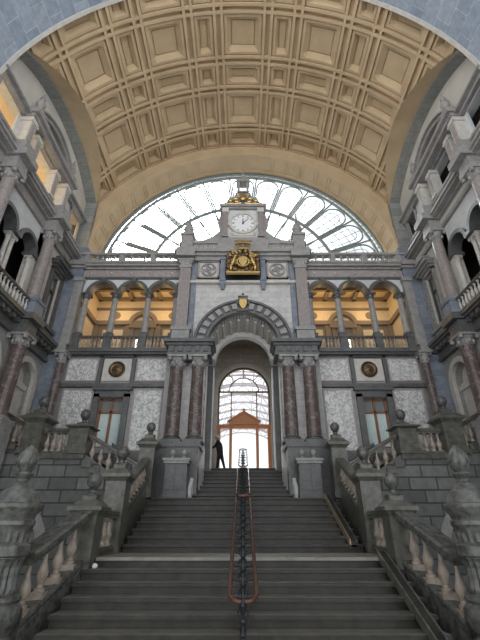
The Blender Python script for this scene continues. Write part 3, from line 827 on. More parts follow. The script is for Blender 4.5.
    lw = MB(MIR(s)).box(4.72, 5.22, 17.15, 17.22, 6.8, 8.2).build('lit_pane', M['litpane'], rm)
    for dx, e in ((-1.1, 14), (1.1, 14)):
        ld = bpy.data.lights.new('loggia_light', 'POINT'); ld.energy = e; ld.color = (1., .72, .38); ld.shadow_soft_size = .12
        lo = bpy.data.objects.new('loggia_light', ld); lo.location = (s * 5.0 + dx, 16.5, 9.6); col.objects.link(lo)

# ------------------------------------------------------------------ portal
pt = thing('wall_portal', (0, 14.5, ZF), kind='structure')
for s in (-1, 1):
    sd = SIDE[s]
    # column pedestals, wall behind the columns, entablature
    MB(MIR(s)).box(1.54, 3.0, 13.98, 15.0, Z2, 2.72).box(1.48, 3.06, 13.92, 15.0, 2.55, 2.72).box(1.85, 3.04, 13.92, 15, Z2, Z2 + .3).build('pedestal_base', M['dark'], pt)
    MB(MIR(s)).box(1.50, 3.0, 14.62, 15.4, 2.7, 6.1).build('niche_wall', M['white_x'], pt)
    MB(MIR(s)).box(2.88, 3.06, 14.5, 15.0, 2.7, 6.1).build('edge_pier', M['granite'], pt)
    for u in (1.76, 2.56):
        nm = 'inner' if u < 2 else 'outer'
        column((u, 15 - 14.28), 2.72, 6.02, .255, FACS(s), M['redmarble'], M['granite'], M['dark'], '%s polished red-brown marble column of the portal pair, %s' % (nm, sd), 'marble portal columns', seg=24)
    m = MB(MIR(s)); m.box(1.24, 2.98, 13.95, 15, 6.02, 6.14); m.box(1.28, 2.94, 13.99, 15, 6.14, 6.45); m.box(1.20, 3.02, 13.90, 15, 6.42, 6.52); m.box(1.12, 3.12, 13.78, 15, 6.52, 6.66)
    for k in range(5): m.box(1.38 + .33 * k, 1.56 + .33 * k, 13.93, 14.0, 6.17, 6.40)
    m.build('entablature', M['dark'], pt)
    # pilasters of the upper storey
    m = MB(MIR(s)); m.box(2.22, 2.95, 14.35, 15, 6.66, 7.45); m.box(2.16, 3.0, 14.3, 15, 7.30, 7.45); m.build('pilaster_base', M['granite'], pt)
    MB(MIR(s)).box(2.36, 2.86, 14.42, 15, 7.45, 10.5).build('pilaster', M['column'], pt)
    MB(MIR(s)).box(2.12, 2.32, 14.60, 15, 7.0, 10.9).build('blue_strip', M['blue_x'], pt)
    m = MB(MIR(s)); m.box(2.32, 2.90, 14.38, 15, 10.5, 10.6); m.frustum(2.61, 14.7, 10.6, 10.85, .25, .3, .33, .4); m.box(2.24, 2.98, 14.28, 15, 10.85, 10.95)
    for u in (2.36, 2.86): m.ball((u, 14.36, 10.76), .09, 8)
    m.build('pilaster_capital', M['granite'], pt)
    # roundel panel
    m = MB(MIR(s)); e = .07; u0, u1, z0, z1 = 1.08, 2.06, 10.05, 10.98
    for a in ((u0, u1, z1 - e, z1), (u0, u1, z0, z0 + e), (u0, u0 + e, z0, z1), (u1 - e, u1, z0, z1)): m.box(a[0], a[1], 14.55, 14.7, a[2], a[3])
    m.build('panel_border', M['pink'], pt)
    MB(MIR(s)).box(u0, u1, 14.62, 14.72, z0, z1).build('panel_ground', M['trav'], pt)
    t = thing('roundel', (s * 1.57, 14.6, 10.5), 'carved round stone relief beside the coat of arms, ' + sd, 'relief')
    m = MB(lambda p: (p[0], 14.62 - p[1], p[2])); cx = s * 1.57
    m.arch_ring(cx, 10.51, .30, .36, 0, .07, 0, 2 * PI, 24)
    m.build('ring', M['granite'], t)
    m = MB(lambda p: (p[0], 14.62 - p[1], p[2]))
    for k in range(4):
        a = PI / 4 + k * PI / 2
        m.tube([(cx + (.02 + .26 * q / 9) * math.cos(a + .9 * math.sin(q * .7)), .04, 10.51 + (.02 + .26 * q / 9) * math.sin(a + .9 * math.sin(q * .7))) for q in range(10)], .028, 6)
    m.ball((cx, .03, 10.51), .08, 8, (1, .6, 1)); m.build('scrollwork', M['granite'], t)
    # bracket pilasters either side of the arms
    m = MB(MIR(s)); m.box(.80, 1.02, 14.42, 14.8, 9.85, 11.3); m.frustum(.91, 14.6, 9.45, 9.85, .07, .05, .13, .2); m.box(.76, 1.06, 14.38, 14.8, 10.95, 11.05); m.box(.77, 1.05, 14.38, 14.8, 9.8, 9.9)
    m.build('bracket', M['blue_x'], pt)
# portal wall with the great arch
CP, RP = 6.70, 1.45
m = MB(lambda p: (p[0], 14.7 - p[1], p[2])); m.pierced(-2.4, 2.4, 6.6, 11.25, [(0, RP, 6.0, CP)], -.5, 0, seg=32); m.build('upper_wall', M['white_x'], pt)
m = MB(lambda p: (p[0], 14.7 - p[1], p[2]))
m.arch_ring(0, CP, RP, RP + .10, -.3, .34, seg=40); m.arch_ring(0, CP, RP + .10, RP + .50, -.1, .28, seg=40); m.arch_ring(0, CP, RP + .50, RP + .60, -.1, .38, seg=40)
m.build('great_archivolt', M['dark'], pt)
m = MB(lambda p: (p[0], 14.7 - p[1], p[2]))
for k in range(15):
    a = PI * (k + .5) / 15
    if abs(a - PI / 2) < .12: continue
    m.arch_ring(0, CP, RP + .16, RP + .44, .27, .37, a - .062, a + .062, seg=2)
m.build('voussoir_blocks', M['granite'], pt)
m = MB(); m.box(-2.98, 2.98, 14.5, 15, 9.75, 9.87).box(-2.1, 2.1, 14.62, 15, 9.9, 9.98).build('string_course', M['trav'], pt)
m = MB(); m.box(-3.0, 3.0, 14.45, 15.2, 10.95, 11.15); m.box(-3.05, 3.05, 14.34, 15.2, 11.15, 11.3); m.box(-3.15, 3.15, 14.22, 15.2, 11.3, 11.45)
for s in (-1, 1): m.box(s * 2.62 - .42, s * 2.62 + .42, 14.12, 15, 11.0, 11.47); m.box(s * .91 - .2, s * .91 + .2, 14.2, 15, 11.28, 11.47)
m.build('portal_cornice', M['granite'], pt)
m = MB(); m.box(-2.9, 2.9, 14.55, 15.2, 11.45, 11.95); m.box(-3.0, 3.0, 14.47, 15.2, 11.95, 12.08); m.build('attic_band', M['granite'], pt)
m = MB()
for k in range(22):                                       # key pattern
    x = -2.25 + k * .214
    if abs(x) < 1.1: continue
    m.box(x, x + .03, 14.52, 14.56, 11.56, 11.82); m.box(x, x + .12, 14.52, 14.56, 11.80, 11.83); m.box(x + .09, x + .12, 14.52, 14.56, 11.66, 11.83); m.box(x + .05, x + .21, 14.52, 14.56, 11.56, 11.59)
m.build('key_pattern', M['trav'], pt)
m = MB(); m.box(-1.2, 1.2, 14.4, 15.1, 11.45, 12.12); m.build('clock_plinth', M['granite'], pt)
for s in (-1, 1):                                          # sweeping shoulders of the attic
    MB(MIR(s)).prism([(1.1, 12.05), (2.35, 12.05), (2.35, 12.18), (1.9, 12.25), (1.5, 12.45), (1.1, 12.85)], lambda p, q, d: (p, d, q), 14.6, 14.95).build('attic_shoulder', M['granite'], pt)
    t = thing('spired_finial', (s * 2.65, 14.7, 12.08), 'stone pinnacle on the portal attic, against the fan window, ' + SIDE[s], 'finial', None)
    x = s * 2.65
    m = MB().box(x - .27, x + .27, 14.42, 14.96, 11.5, 12.42).box(x - .33, x + .33, 14.36, 15.0, 12.42, 12.55); m.build('block', M['granite'], t)
    m = MB(); m.lathe([(.22, 0), (.24, .05), (.12, .14), (.17, .22), (.24, .38), (.25, .50), (.16, .62), (.18, .68), (.10, .80), (.06, 1.1), (.03, 1.45), (.01, 1.5)], x, 14.7, 12.55, 12); m.build('urn', M['granite'], t, smooth=True)

# clock tower
ck = thing('clock_tower', (0, 14.6, 12.1), 'grey stone clock aedicule crowning the portal', 'clock tower')
m = MB(); m.box(-.92, .92, 14.55, 15.1, 12.1, 14.2); m.build('body', M['spandrel'], ck)
m = MB()
m.box(-1.08, 1.08, 14.42, 15.12, 14.12, 14.22); m.box(-1.16, 1.16, 14.34, 15.14, 14.22, 14.36)
m.build('cornice', M['granite'], ck)
MB().box(-1.05, 1.05, 14.45, 15.1, 12.1, 12.3).build('base_moulding', M['granite'], ck)
for s in (-1, 1):
    m = MB(MIR(s)).box(.74, .98, 14.40, 14.7, 12.3, 13.85).box(.70, 1.02, 14.36, 14.7, 12.3, 12.42); m.build('pilaster', M['column'], ck)
    MB(MIR(s)).box(.70, 1.03, 14.35, 14.7, 13.85, 14.12).build('pilaster_capital', M['trav'], ck)
    m = MB(MIR(s)); m.prism([(.95, 12.1), (1.55, 12.1), (1.48, 12.3), (1.22, 12.5), (1.12, 13.0), (1.25, 13.4), (1.12, 13.9), (.95, 14.1)], lambda p, q, d: (p, d, q), 14.62, 14.95)
    m.build('scroll_buttress', M['granite'], ck)
    m = MB(MIR(s)); m.prism([(.0, 14.3), (1.12, 14.3), (1.08, 14.55), (.82, 14.75), (.72, 15.05), (.45, 15.1), (.38, 15.4), (.0, 15.4)], lambda p, q, d: (p, d, q), 14.6, 15.0)
    m.build('gable_shoulder', M['granite'], ck)
    MB(MIR(s)).box(.16, .30, 14.55, 14.95, 15.4, 16.15).build('lantern_post', M['granite'], ck)
m = MB(); m.box(-.36, .36, 14.5, 15.0, 16.15, 16.3); m.frustum(0, 14.75, 16.3, 16.6, .34, .25, .12, .1); m.lathe([(.12, 0), (.1, .06), (.05, .12), (.09, .2), (.07, .28), (.03, .34), (.02, .7), (.008, .72)], 0, 14.75, 16.58, 10)
m.box(-.12, .12, 14.73, 14.77, 17.0, 17.04)
m.build('lantern_cap', M['granite'], ck)
MB().box(-.3, .3, 14.5, 15.0, 15.36, 15.45).build('lantern_sill', M['granite'], ck)
c_ = thing('clock', (0, 14.5, 13.15), 'round white clock showing just past noon in its stone frame', 'clock')
CK = lambda p: (p[0], 14.55 - p[1], p[2])
zc = 13.22
m = MB(CK); m.arch_ring(0, zc, .56, .68, 0, .12, 0, 2 * PI, 40); m.box(-.62, .62, 0, .06, 12.45, 12.62); m.build('stone_frame', M['trav'], c_)
m = MB(CK); m.disc_lathe([(.57, 0), (.57, .03), (.5, .035)], (0, .02, zc), 40); m.build('dial', M['white'], c_)
for bx, bz, br, sq in ((-.66, 0, .12, (1, .6, 1.8)), (.66, 0, .12, (1, .6, 1.8)), (-.5, -.62, .14, (1.2, .5, .7)), (.5, -.62, .14, (1.2, .5, .7)), (0, .70, .14, (1.4, .6, .7))):
    MB(CK).ball((bx, .05, zc + bz), br, 8, sq).build('carved_boss', M['trav'], c_, smooth=True)
m = MB(CK)
for k in range(12):
    a = 2 * PI * k / 12; c, s_ = math.cos(a), math.sin(a)
    for dd in ((-.018, .018) if k % 3 else (-.035, 0, .035)):
        p0 = (s_ * .42 + dd * c, .065, zc + c * .42 - dd * s_); p1 = (s_ * .51 + dd * c, .065, zc + c * .51 - dd * s_)
        m.tube([p0, p1], .009, 4)
m.build('numerals', M['iron'], c_)
m = MB(CK); m.tube([(0, .07, zc - .06), (0, .07, zc + .30)], [.03, .018], 5); m.ball((0, .07, zc), .05, 8); m.build('hour_hand', M['iron'], c_)
a = math.radians(42); m = MB(CK); m.tube([(-.06 * math.sin(a), .08, zc - .06 * math.cos(a)), (.47 * math.sin(a), .08, zc + .47 * math.cos(a))], [.016, .008], 5); m.build('minute_hand', M['iron'], c_)

def scroll(m, cx, cz, w, r, turns, rad, flip=1, d=1.):
    m.tube([(cx + flip * r * (1 - q / 16 * .8) * math.cos(turns * 2 * PI * q / 16), w, cz + r * (1 - q / 16 * .8) * math.sin(turns * 2 * PI * q / 16)) for q in range(17)], rad, 6)
gl = thing('gilded_crest', (0, 14.4, 14.3), 'gilded crest with ball and scrolls above the clock', 'crest')
G = lambda p: (p[0], 14.42 - p[1], p[2])
m = MB(G); m.ball((0, .05, 14.78), .17, 12, (1, .5, 1)); m.box(-.1, .1, -.02, .08, 14.95, 15.02)
for k in range(3): m.ball((-.08 + .08 * k, .05, 15.07), .05, 6)
m.build('cartouche', M['gold'], gl, smooth=True)
m = MB(G)
for s in (-1, 1):
    scroll(m, s * .34, 14.62, .03, .17, 1.2, .045, s); scroll(m, s * .62, 14.50, .03, .14, 1.1, .04, s); scroll(m, s * .25, 14.95, .03, .10, 1.1, .03, s)
    m.tube([(s * .1, .04, 14.45), (s * .4, .05, 14.38), (s * .85, .03, 14.40)], .045, 6)
m.build('scroll', M['gold'], gl, smooth=True)
# coat of arms
ca = thing('coat_of_arms', (0, 14.45, 10.0), 'gilded coat of arms with crown and lions in a dark recess over the arch', 'coat of arms')
A = lambda p: (p[0], 14.12 - p[1], p[2] + .0)
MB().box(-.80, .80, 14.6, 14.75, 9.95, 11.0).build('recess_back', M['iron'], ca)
m = MB(A); m.box(-.74, .74, -.1, .06, 9.98, 10.06); m.build('ledge', M['gold'], ca)
m = MB(A); m.prism([(-.17, 10.72), (.17, 10.72), (.19, 10.5), (.12, 10.33), (0, 10.24), (-.12, 10.33), (-.19, 10.5)], lambda p, q, d: (p, d, q), .06, .20); m.arch_ring(0, 10.5, .23, .28, .05, .18, 0, 2 * PI, 20); m.build('shield', M['gold'], ca)
rnd = random.Random(5)
for s in (-1, 1):
    m = MB(lambda p, s=s: A((p[0] * s, p[1], p[2])))
    m.tube([(.50, .08, 10.12), (.56, .10, 10.25), (.50, .12, 10.40), (.42, .14, 10.52), (.40, .15, 10.66), (.34, .16, 10.74)], [.05, .09, .075, .085, .08, .06], 8)
    m.ball((.35, .17, 10.80), .085, 8); m.ball((.29, .20, 10.77), .04, 6)
    m.tube([(.42, .14, 10.6), (.33, .18, 10.52), (.27, .18, 10.58)], .03, 6); m.tube([(.42, .14, 10.5), (.33, .18, 10.40), (.26, .18, 10.42)], .03, 6)
    m.tube([(.54, .1, 10.22), (.42, .16, 10.20), (.38, .16, 10.08)], .04, 6)
    m.tube([(.58, .08, 10.2), (.70, .08, 10.28), (.66, .08, 10.42), (.74, .08, 10.52), (.68, .08, 10.60)], .022, 6)
    m.build('lion', M['gold'], ca, smooth=True)
    m = MB(lambda p, s=s: A((p[0] * s, p[1], p[2])))
    for q in range(11):
        scroll(m, rnd.uniform(.05, .68), rnd.uniform(10.15, 11.2), rnd.uniform(0, .08), rnd.uniform(.06, .11), 1.1, .022, rnd.choice((-1, 1)))
    m.build('mantle_scroll', M['gold' if s > 9 else 'bronze'], ca, smooth=True)
    m = MB(lambda p, s=s: A((p[0] * s, p[1], p[2])))
    for q in range(7): scroll(m, rnd.uniform(.08, .60), rnd.uniform(10.7, 11.25), .10, rnd.uniform(.05, .09), 1.1, .02, rnd.choice((-1, 1)))
    m.build('gilded_scroll', M['gold'], ca, smooth=True)
m = MB(A)
for k in range(9):
    for j in range(4):
        m.ball((-.66 + .165 * k, -.05 + .02 * (k % 2), 10.18 + .27 * j + .05 * (k % 3)), .11, 8, (1, .5, 1.2))
m.build('mantle', M['bronze'], ca, smooth=True)
m = MB(A); m.box(-.24, .24, -.05, .12, 11.25, 11.33)
for k in range(5): m.tube([(-.22 + .11 * k, .06, 11.33), (-.34 + .17 * k, .10, 11.5), (-.2 + .1 * k, .06, 11.66)], .035, 6)
m.box(-.30, .30, -.05, .10, 11.62, 11.68)
for k in range(7): m.ball((-.36 + .12 * k, .08, 11.74), .055, 6)
m.build('crown', M['gold'], ca, smooth=True)
# keystone shield
ks = thing('keystone_shield', (0, 14.3, 8.5), 'small golden shield with crown on the keystone of the great arch', 'shield')
KS = lambda p: (p[0], 14.36 - p[1], p[2])
m = MB(KS); m.prism([(-.15, 8.72), (.15, 8.72), (.16, 8.5), (.09, 8.32), (0, 8.24), (-.09, 8.32), (-.16, 8.5)], lambda p, q, d: (p, d, q), 0, .14); m.build('shield', M['gold'], ks)
m = MB(KS); m.box(-.26, .26, -.1, .08, 8.18, 8.30)
for s in (-1, 1): scroll(m, s * .24, 8.62, .03, .12, 1.1, .04, s)
m.box(-.2, .2, -.05, .1, 8.74, 8.84)
for k in range(5): m.ball((-.18 + .09 * k, .05, 8.90), .05, 6)
m.ball((0, .05, 9.02), .06, 6)
m.build('crown', M['dark'], ks, smooth=True)

# passage behind the arch
pg = thing('wall_passage', (0, 17, Z3), kind='structure')
m = MB(lambda p: p)
m.arch_ring(0, CP, RP, RP + .35, 14.9, 16.55, seg=36)
m.build('passage_vault', M['trav'], pg)
m = MB()
for k in range(12):
    a = PI * (k + .5) / 12
    m.arch_ring(0, CP, RP - .06, RP + .02, 15.0, 16.4, a - .035, a + .035, seg=2)
m.build('vault_rib', M['cheek'], pg)
for s in (-1, 1):
    MB(MIR(s)).box(1.56, 1.95, 15.4, 16.6, Z2, CP + .05).build('jamb_wall', M['trav'], pg)
    MB(MIR(s)).box(1.47, 1.56, 15.0, 15.3, 2.2, CP).build('lit_jamb_edge', M['cheek'], pg)  # pale strip paints the door's light along the jamb
    m = MB(MIR(s)).box(1.32, 1.58, 16.15, 16.55, Z3 - .2, CP - .3); m.build('dark_pilaster', M['dark'], pg)
    MB(MIR(s)).box(1.25, 1.60, 16.08, 16.6, CP - .3, CP).build('impost', M['granite'], pg)
    MB(MIR(s)).box(1.28, 1.32, 16.3, 16.7, Z3 - .1, CP).build('lit_edge', M['cheek'], pg)  # thin pale strip, door light painted on the inner reveal
    MB(MIR(s)).box(1.9, 2.05, 16.55, 20.2, Z3 - .1, 9.2).build('side_wall', M['tan_y'], pg)
m = MB(lambda p: (p[0], p[1], p[2])); m.arch_ring(0, CP, 1.22, 1.45, 16.25, 16.6, seg=36); m.build('inner_arch', M['cheek'], pg)  # arch in a pale tone: its lit reveal is painted in
m = MB(lambda p: (p[0], p[1], p[2])); m.pierced(-2.05, 2.05, Z3, 9.3, [(0, 1.44, Z3, CP)], 16.45, 16.62, seg=30); m.build('inner_wall', M['tan_x'], pg)
MB().box(-2.1, 2.1, 16.5, 20.2, 9.2, 9.4).build('passage_ceiling', M['tan_x'], pg)
MB().box(-2.1, 2.1, 16.56, 20.3, Z3 - .2, Z3 - .01).build('passage_floor', M['floor'], pg)
m = MB(); m.pierced(-2.05, 2.05, Z3, 9.3, [(0.05, 1.36, Z3, 6.5)], 20.0, 20.3, seg=30); m.build('door_wall', M['tan_x'], pg)
m = MB(); m.arch_ring(.05, 6.5, 1.36, 1.56, 19.9, 20.05, seg=30)
for s in (-1, 1): m.box(.05 + s * 1.46 - .1, .05 + s * 1.46 + .1, 19.9, 20.05, Z3, 6.5)
m.build('door_surround', M['trav'], pg)
# door
dr = thing('door_1', (.05, 20.1, Z3), kind='structure')
m = MB(); m.arch_ring(.05, 6.5, 1.27, 1.36, 20.05, 20.2, seg=30); m.box(-1.31, 1.41, 20.05, 20.2, 6.46, 6.53)
for x in (-.62, .72): m.box(x - .03, x + .03, 20.06, 20.18, 4.7, 6.5)
for a in (PI * .28, PI * .5, PI * .72): m.tube([(.05 + .8 * math.cos(a), 20.12, 6.5 + .8 * math.sin(a)), (.05 + 1.3 * math.cos(a), 20.12, 6.5 + 1.3 * math.sin(a))], .025, 5)
m.arch_ring(.05, 6.5, .76, .81, 20.08, 20.16, seg=24)
for x in (-1.27, 1.37): m.box(x - .04, x + .04, 20.05, 20.2, 4.7, 6.5)
m.build('fanlight_frame', M['bronze'], dr)
m = MB()
for x, hw in ((-1.24, .1), (1.34, .1), (-.62, .07), (.72, .07)): m.box(x - hw, x + hw, 19.98, 20.18, Z3, 4.62)
m.box(-1.33, 1.43, 19.95, 20.2, 4.55, 4.75); m.box(-1.2, -.6, 20.02, 20.15, Z3, Z3 + .25); m.box(.7, 1.3, 20.02, 20.15, Z3, Z3 + .25)
m.build('door_frame', M['wood'], dr)
m = MB(); m.prism([(-.70, 4.72), (.80, 4.72), (.80, 4.86), (.05, 5.30), (-.70, 4.86)], lambda p, q, d: (p, d, q), 19.85, 20.15)
m.prism([(-.80, 4.80), (.05, 5.30), (.90, 4.80), (.90, 4.90), (.05, 5.42), (-.80, 4.90)], lambda p, q, d: (p, d, q), 19.78, 20.15); m.ball((.05, 19.95, 5.48), .09, 8)
m.build('door_pediment', M['wood'], dr)
m = MB(); pts = [(.05 + 1.3 * math.cos(PI * i / 24), 20.12, 6.5 + 1.3 * math.sin(PI * i / 24)) for i in range(25)] + [(-1.25, 20.12, Z3), (1.35, 20.12, Z3)]
m.f([m.v(*p) for p in pts]); m.build('door_glass', M['doorglass'], dr)

# train shed beyond the door
sh = thing('train_shed', (0, 40, Z3), 'bright arched steel and glass train shed seen through the door', 'train shed')
for k in range(13):
    y = 24 + 3.6 * k; RS = 11; m = MB()
    m.tube([(RS * math.cos(PI * i / 28), y, 3.5 + RS * 1.1 * math.sin(PI * i / 28)) for i in range(29)], .15, 4)
    m.tube([((RS - .9) * math.cos(PI * i / 28), y, 3.5 + (RS - .9) * 1.1 * math.sin(PI * i / 28)) for i in range(29)], .10, 4)
    for i in range(28):
        a, b = PI * i / 28, PI * (i + 1) / 28
        if i % 2: a, b = b, a
        m.tube([(RS * math.cos(a), y, 3.5 + RS * 1.1 * math.sin(a)), ((RS - .9) * math.cos(b), y, 3.5 + (RS - .9) * 1.1 * math.sin(b))], .06, 4)
    m.box(-RS - .15, -RS + .15, y - .15, y + .15, Z3, 3.5); m.box(RS - .15, RS + .15, y - .15, y + .15, Z3, 3.5)
    m.build('roof_truss', M['shed'], sh)
m = MB()
for i in range(1, 28):
    a = PI * i / 28; m.tube([(11 * math.cos(a), 23, 3.5 + 12.1 * math.sin(a)), (11 * math.cos(a), 68, 3.5 + 12.1 * math.sin(a))], .07, 4)
m.build('purlin_lattice', M['shed'], sh)
tag(MB().box(-14, 14, 20.3, 75, Z3 - .4, Z3 - .02).build('ground', M['platform']), kind='structure')

# ------------------------------------------------------------------ side walls
YC = 10.75
for s in (-1, 1):
    sd = SIDE[s]; T = WALL(s); nm = 'left' if s < 0 else 'right'
    W = thing('wall_%s' % nm, T((YC, 0, ZF)), kind='structure')
    def mk(): return MB(T)
    def mm(u): return 2 * YC - u
    # lower storey
    mk().pierced(7.3, 14.75, ZF, 6.0, [(13.62, .62, 3.2, 4.95), (mm(13.62), .62, 3.2, 4.95), (YC, 1.1, 3.2, 4.55)], -.35, 0).build('lower_wall', M['granite'], W)
    m = mk()
    for c, h, zs in ((13.62, .62, 4.95), (mm(13.62), .62, 4.95), (YC, 1.1, 4.55)):
        m.arch_ring(c, zs, h - .02, h + .18, -.05, .10, seg=18); m.box(c - h - .02, c + h + .02, -.34, -.22, 3.0, 4.9)
        m.box(c - h, c + h, -.34, -.12, 4.62, 4.80)
        m.box(c - h - .20, c - h + .03, -.05, .1, 2.4, zs); m.box(c + h - .03, c + h + .20, -.05, .1, 2.4, zs)
    m.build('blind_arch', M['trav'], W)
    m = mk()
    for c, h in ((13.62, .62), (mm(13.62), .62), (YC, 1.1)): m.box(c - h - .1, c + h + .1, -.6, -.34, 2.9, 6.0)
    m.build('arch_back', M['trav'], W)
    m = mk(); m.box(7.3, 14.75, 0, .16, 6.0, 6.14); m.box(7.3, 14.75, 0, .10, 6.14, 6.38); m.box(7.3, 14.75, 0, .42, 6.52, 6.60); m.box(7.3, 14.75, 0, .50, 6.60, 6.74); m.box(7.3, 14.75, 0, .22, 6.38, 6.52)
    for k in range(22): m.box(7.4 + .34 * k, 7.56 + .34 * k, 0, .34, 6.36, 6.53)
    for u in (12.3, mm(12.3)): m.box(u - .36, u + .36, 0, .66, 6.0, 6.16); m.box(u - .34, u + .34, 0, .60, 6.16, 6.5); m.box(u - .42, u + .42, 0, .78, 6.52, 6.76)
    m.build('lower_entablature', M['dark'], W)
    for u, l in ((12.3, 'beside the corner'), (mm(12.3), 'further from the corner')):
        column((u, .34), 3.0, 6.0, .25, T, M['redmarble'], M['granite'], M['granite'], 'dark maroon marble column on the lower side wall %s, %s' % (l, sd), 'lower side wall columns', seg=16)
        m = mk(); m.box(u - .34, u + .34, 0, .68, ZF, 3.0); m.build('column_pedestal', M['granite'], W)
        m = mk(); m.box(u - .30, u + .30, .05, .66, 6.76, 7.36); m.box(u - .34, u + .34, .02, .70, 6.76, 6.9); m.box(u - .34, u + .34, .02, .70, 7.30, 7.42); m.build('column_pedestal', M['blue_y'], W)
        column((u, .28), 7.42, 10.66, .225, T, M['column'], M['granite'], M['granite'], 'tall mauve granite column of the side gallery %s, %s' % (l, sd), 'tall side gallery columns', seg=18)
    # middle storey: pierced wall with arcade and end windows
    arc = [(YC - .72, .52, 6.75, 9.35), (YC + .72, .52, 6.75, 9.35)]
    m = mk(); m.pierced(8.95, 12.62, 6.75, 10.70, [], -.35, 0) if False else None
    m.pierced(9.15, 12.45, 9.35, 10.70, [(a, b, 9.2, d) for a, b, c, d in arc], -.35, 0)
    m.box(7.3, 7.25 + .02, -.35, 0, 6.75, 10.7) if False else None
    m.build('arcade_wall', M['spandrel'], W)
    m = mk()
    for u0, u1 in ((12.02, 13.52), (14.34, 14.78)):
        m.box(u0, u1, -.35, 0, 6.75, 10.7); a, b = mm(u1), mm(u0); m.box(max(a, 7.3), b, -.35, 0, 6.75, 10.7) if b > 7.3 else None
    m.box(13.52, 14.34, -.35, 0, 9.75, 10.7); m.box(mm(14.34), mm(13.52), -.35, 0, 9.75, 10.7); m.box(13.52, 14.34, -.35, 0, 6.75, 7.3); m.box(mm(14.34), mm(13.52), -.35, 0, 6.75, 7.3)
    m.build('bay_wall', M['trav'], W)
    m = mk()
    for a, b, c, d in arc:
        m.arch_ring(a, d, b - .015, b + .14, -.36, .10, seg=20)
    for u in (YC - 1.3, YC, YC + 1.3): m.box(u - .20, u + .20, -.36, .12, 9.25, 9.40)
    m.build('archivolt', M['dark'], W)
    for u, l in ((YC - .13, 'twin'), (YC + .13, 'twin')):
        column((u, -.15), 7.3, 9.25, .085, T, M['trav'], M['trav'], M['granite'], 'one of the pale twin colonnettes between the side arches, ' + sd, 'pale twin colonnettes, ' + sd, name='colonnette', seg=10)
    for u, l in ((YC - 1.27, 'away from the corner'), (YC + 1.27, 'towards the corner')):
        column((u, -.12), 7.3, 9.25, .10, T, M['trav'], M['trav'], M['granite'], 'pale colonnette ending the side arcade %s, %s' % (l, sd), 'end colonnettes', name='colonnette', seg=10)
    mk().box(9.2, 12.4, -.3, .0, 6.74, 7.3).build('arcade_dado', M['granite'], W)
    b_ = balustrade(T((9.55, .36, 7.36)), T((12.02, .36, 7.36)), 12, .62, 'side balcony balustrade between tall granite columns, ' + sd, hw=.10, th=.09, rb=.065, plinth=.08, mat_rail=M['dark'], mat_b=M['trav'])
    # end bay windows with hoods
    for u, l in ((13.93, 1), (mm(13.93), 0)):
        m = mk(); m.box(u - .55, u - .41, 0, .12, 7.25, 9.85); m.box(u + .41, u + .55, 0, .12, 7.25, 9.85); m.box(u - .55, u + .55, 0, .12, 9.75, 9.9)
        m.box(u - .62, u + .62, 0, .30, 9.98, 10.08); m.box(u - .68, u + .68, 0, .42, 10.08, 10.18); m.box(u - .5, u + .5, 0, .2, 9.88, 10.0)
        m.prism([(u - .6, 10.16), (u + .6, 10.16), (u + .35, 10.42), (u - .35, 10.42)], lambda p, q, d: (p, d, q), 0, .3); m.box(u - .4, u + .4, 0, .36, 10.4, 10.5)
        m.box(u - .62, u + .62, 0, .26, 7.12, 7.27); m.box(u - .5, u + .5, 0, .16, 6.8, 7.12)
        m.build('window_hood', M['dark'] if s < 0 else M['granite'], W)
        m = mk(); m.box(u - .4, u - .34, -.2, -.1, 7.3, 9.75); m.box(u + .34, u + .4, -.2, -.1, 7.3, 9.75); m.box(u - .03, u + .03, -.2, -.1, 7.3, 9.75); m.box(u - .4, u + .4, -.2, -.1, 9.0, 9.07)
        m.build('window_bars', M['dark'], W)
    # entablature over the middle storey
    m = mk(); m.box(7.3, 14.78, 0, .12, 10.70, 10.84); m.box(7.3, 14.78, 0, .22, 11.10, 11.18); m.box(7.3, 14.78, 0, .42, 11.18, 11.28); m.box(7.3, 14.78, 0, .50, 11.28, 11.40)
    for u in (12.3, mm(12.3)): m.box(u - .32, u + .32, 0, .60, 10.66, 10.82); m.box(u - .30, u + .30, 0, .56, 10.82, 11.12); m.box(u - .40, u + .40, 0, .82, 11.14, 11.42)
    m.build('middle_entablature', M['granite'], W)
    mk().box(7.3, 14.78, -.3, .08, 10.84, 11.10).build('frieze', M['pink'] if s < 0 else M['trav'], W)
    # parapet zone with round bosses
    m = mk(); m.box(7.3, 14.78, -.35, .14, 11.40, 11.92); m.box(7.3, 14.78, 0, .24, 11.86, 11.98)
    for u in (12.3, mm(12.3)): m.box(u - .3, u + .3, 0, .62, 11.42, 11.96)
    m.build('parapet_band', M['granite'], W)
    m = mk()
    for k in range(3): m.ball((YC - .45 + .45 * k, .16, 11.65), .09, 8)
    for k in range(3): m.ball((YC - .45 + .45 * k + 2.7, .16, 11.65), .06, 8)
    m.build('round_boss', M['dark'], W)
    # attic storey with openings
    def attic(u0, u1): m.box(u0, u1, -.10, 0, 11.9, 13.45)
    m = mk()
    for a, b in ((14.6, 14.78), (12.14, 13.55), (11.42, 11.74), (9.76, 10.08), (8.85, 9.36), (7.3, 7.5)): attic(a, b)
    m.box(7.3, 14.78, -.35, 0, 13.35, 13.5)
    m.build('attic_wall', M['spandrel'] if s > 0 else M['trav'], W)
    for u in (12.32, 11.58, mm(11.58), mm(12.32)):
        w1 = .42 if abs(u - YC) > 1 else .26
        mk().box(u - .17, u + .17, 0, w1, 12.0, 13.15).build('attic_pilaster', M['trav'], W)
        mk().box(u - .11, u + .11, w1 - .02, w1 + .02, 12.1, 13.05).build('pink_panel', M['pink'], W)
        m = mk(); m.box(u - .22, u + .22, 0, w1 + .05, 13.12, 13.22); m.box(u - .19, u + .19, 0, w1 + .03, 13.22, 13.35); m.box(u - .2, u + .2, 0, w1 + .05, 11.96, 12.08)
        m.build('pilaster_capital', M['trav'], W)
    m = mk()
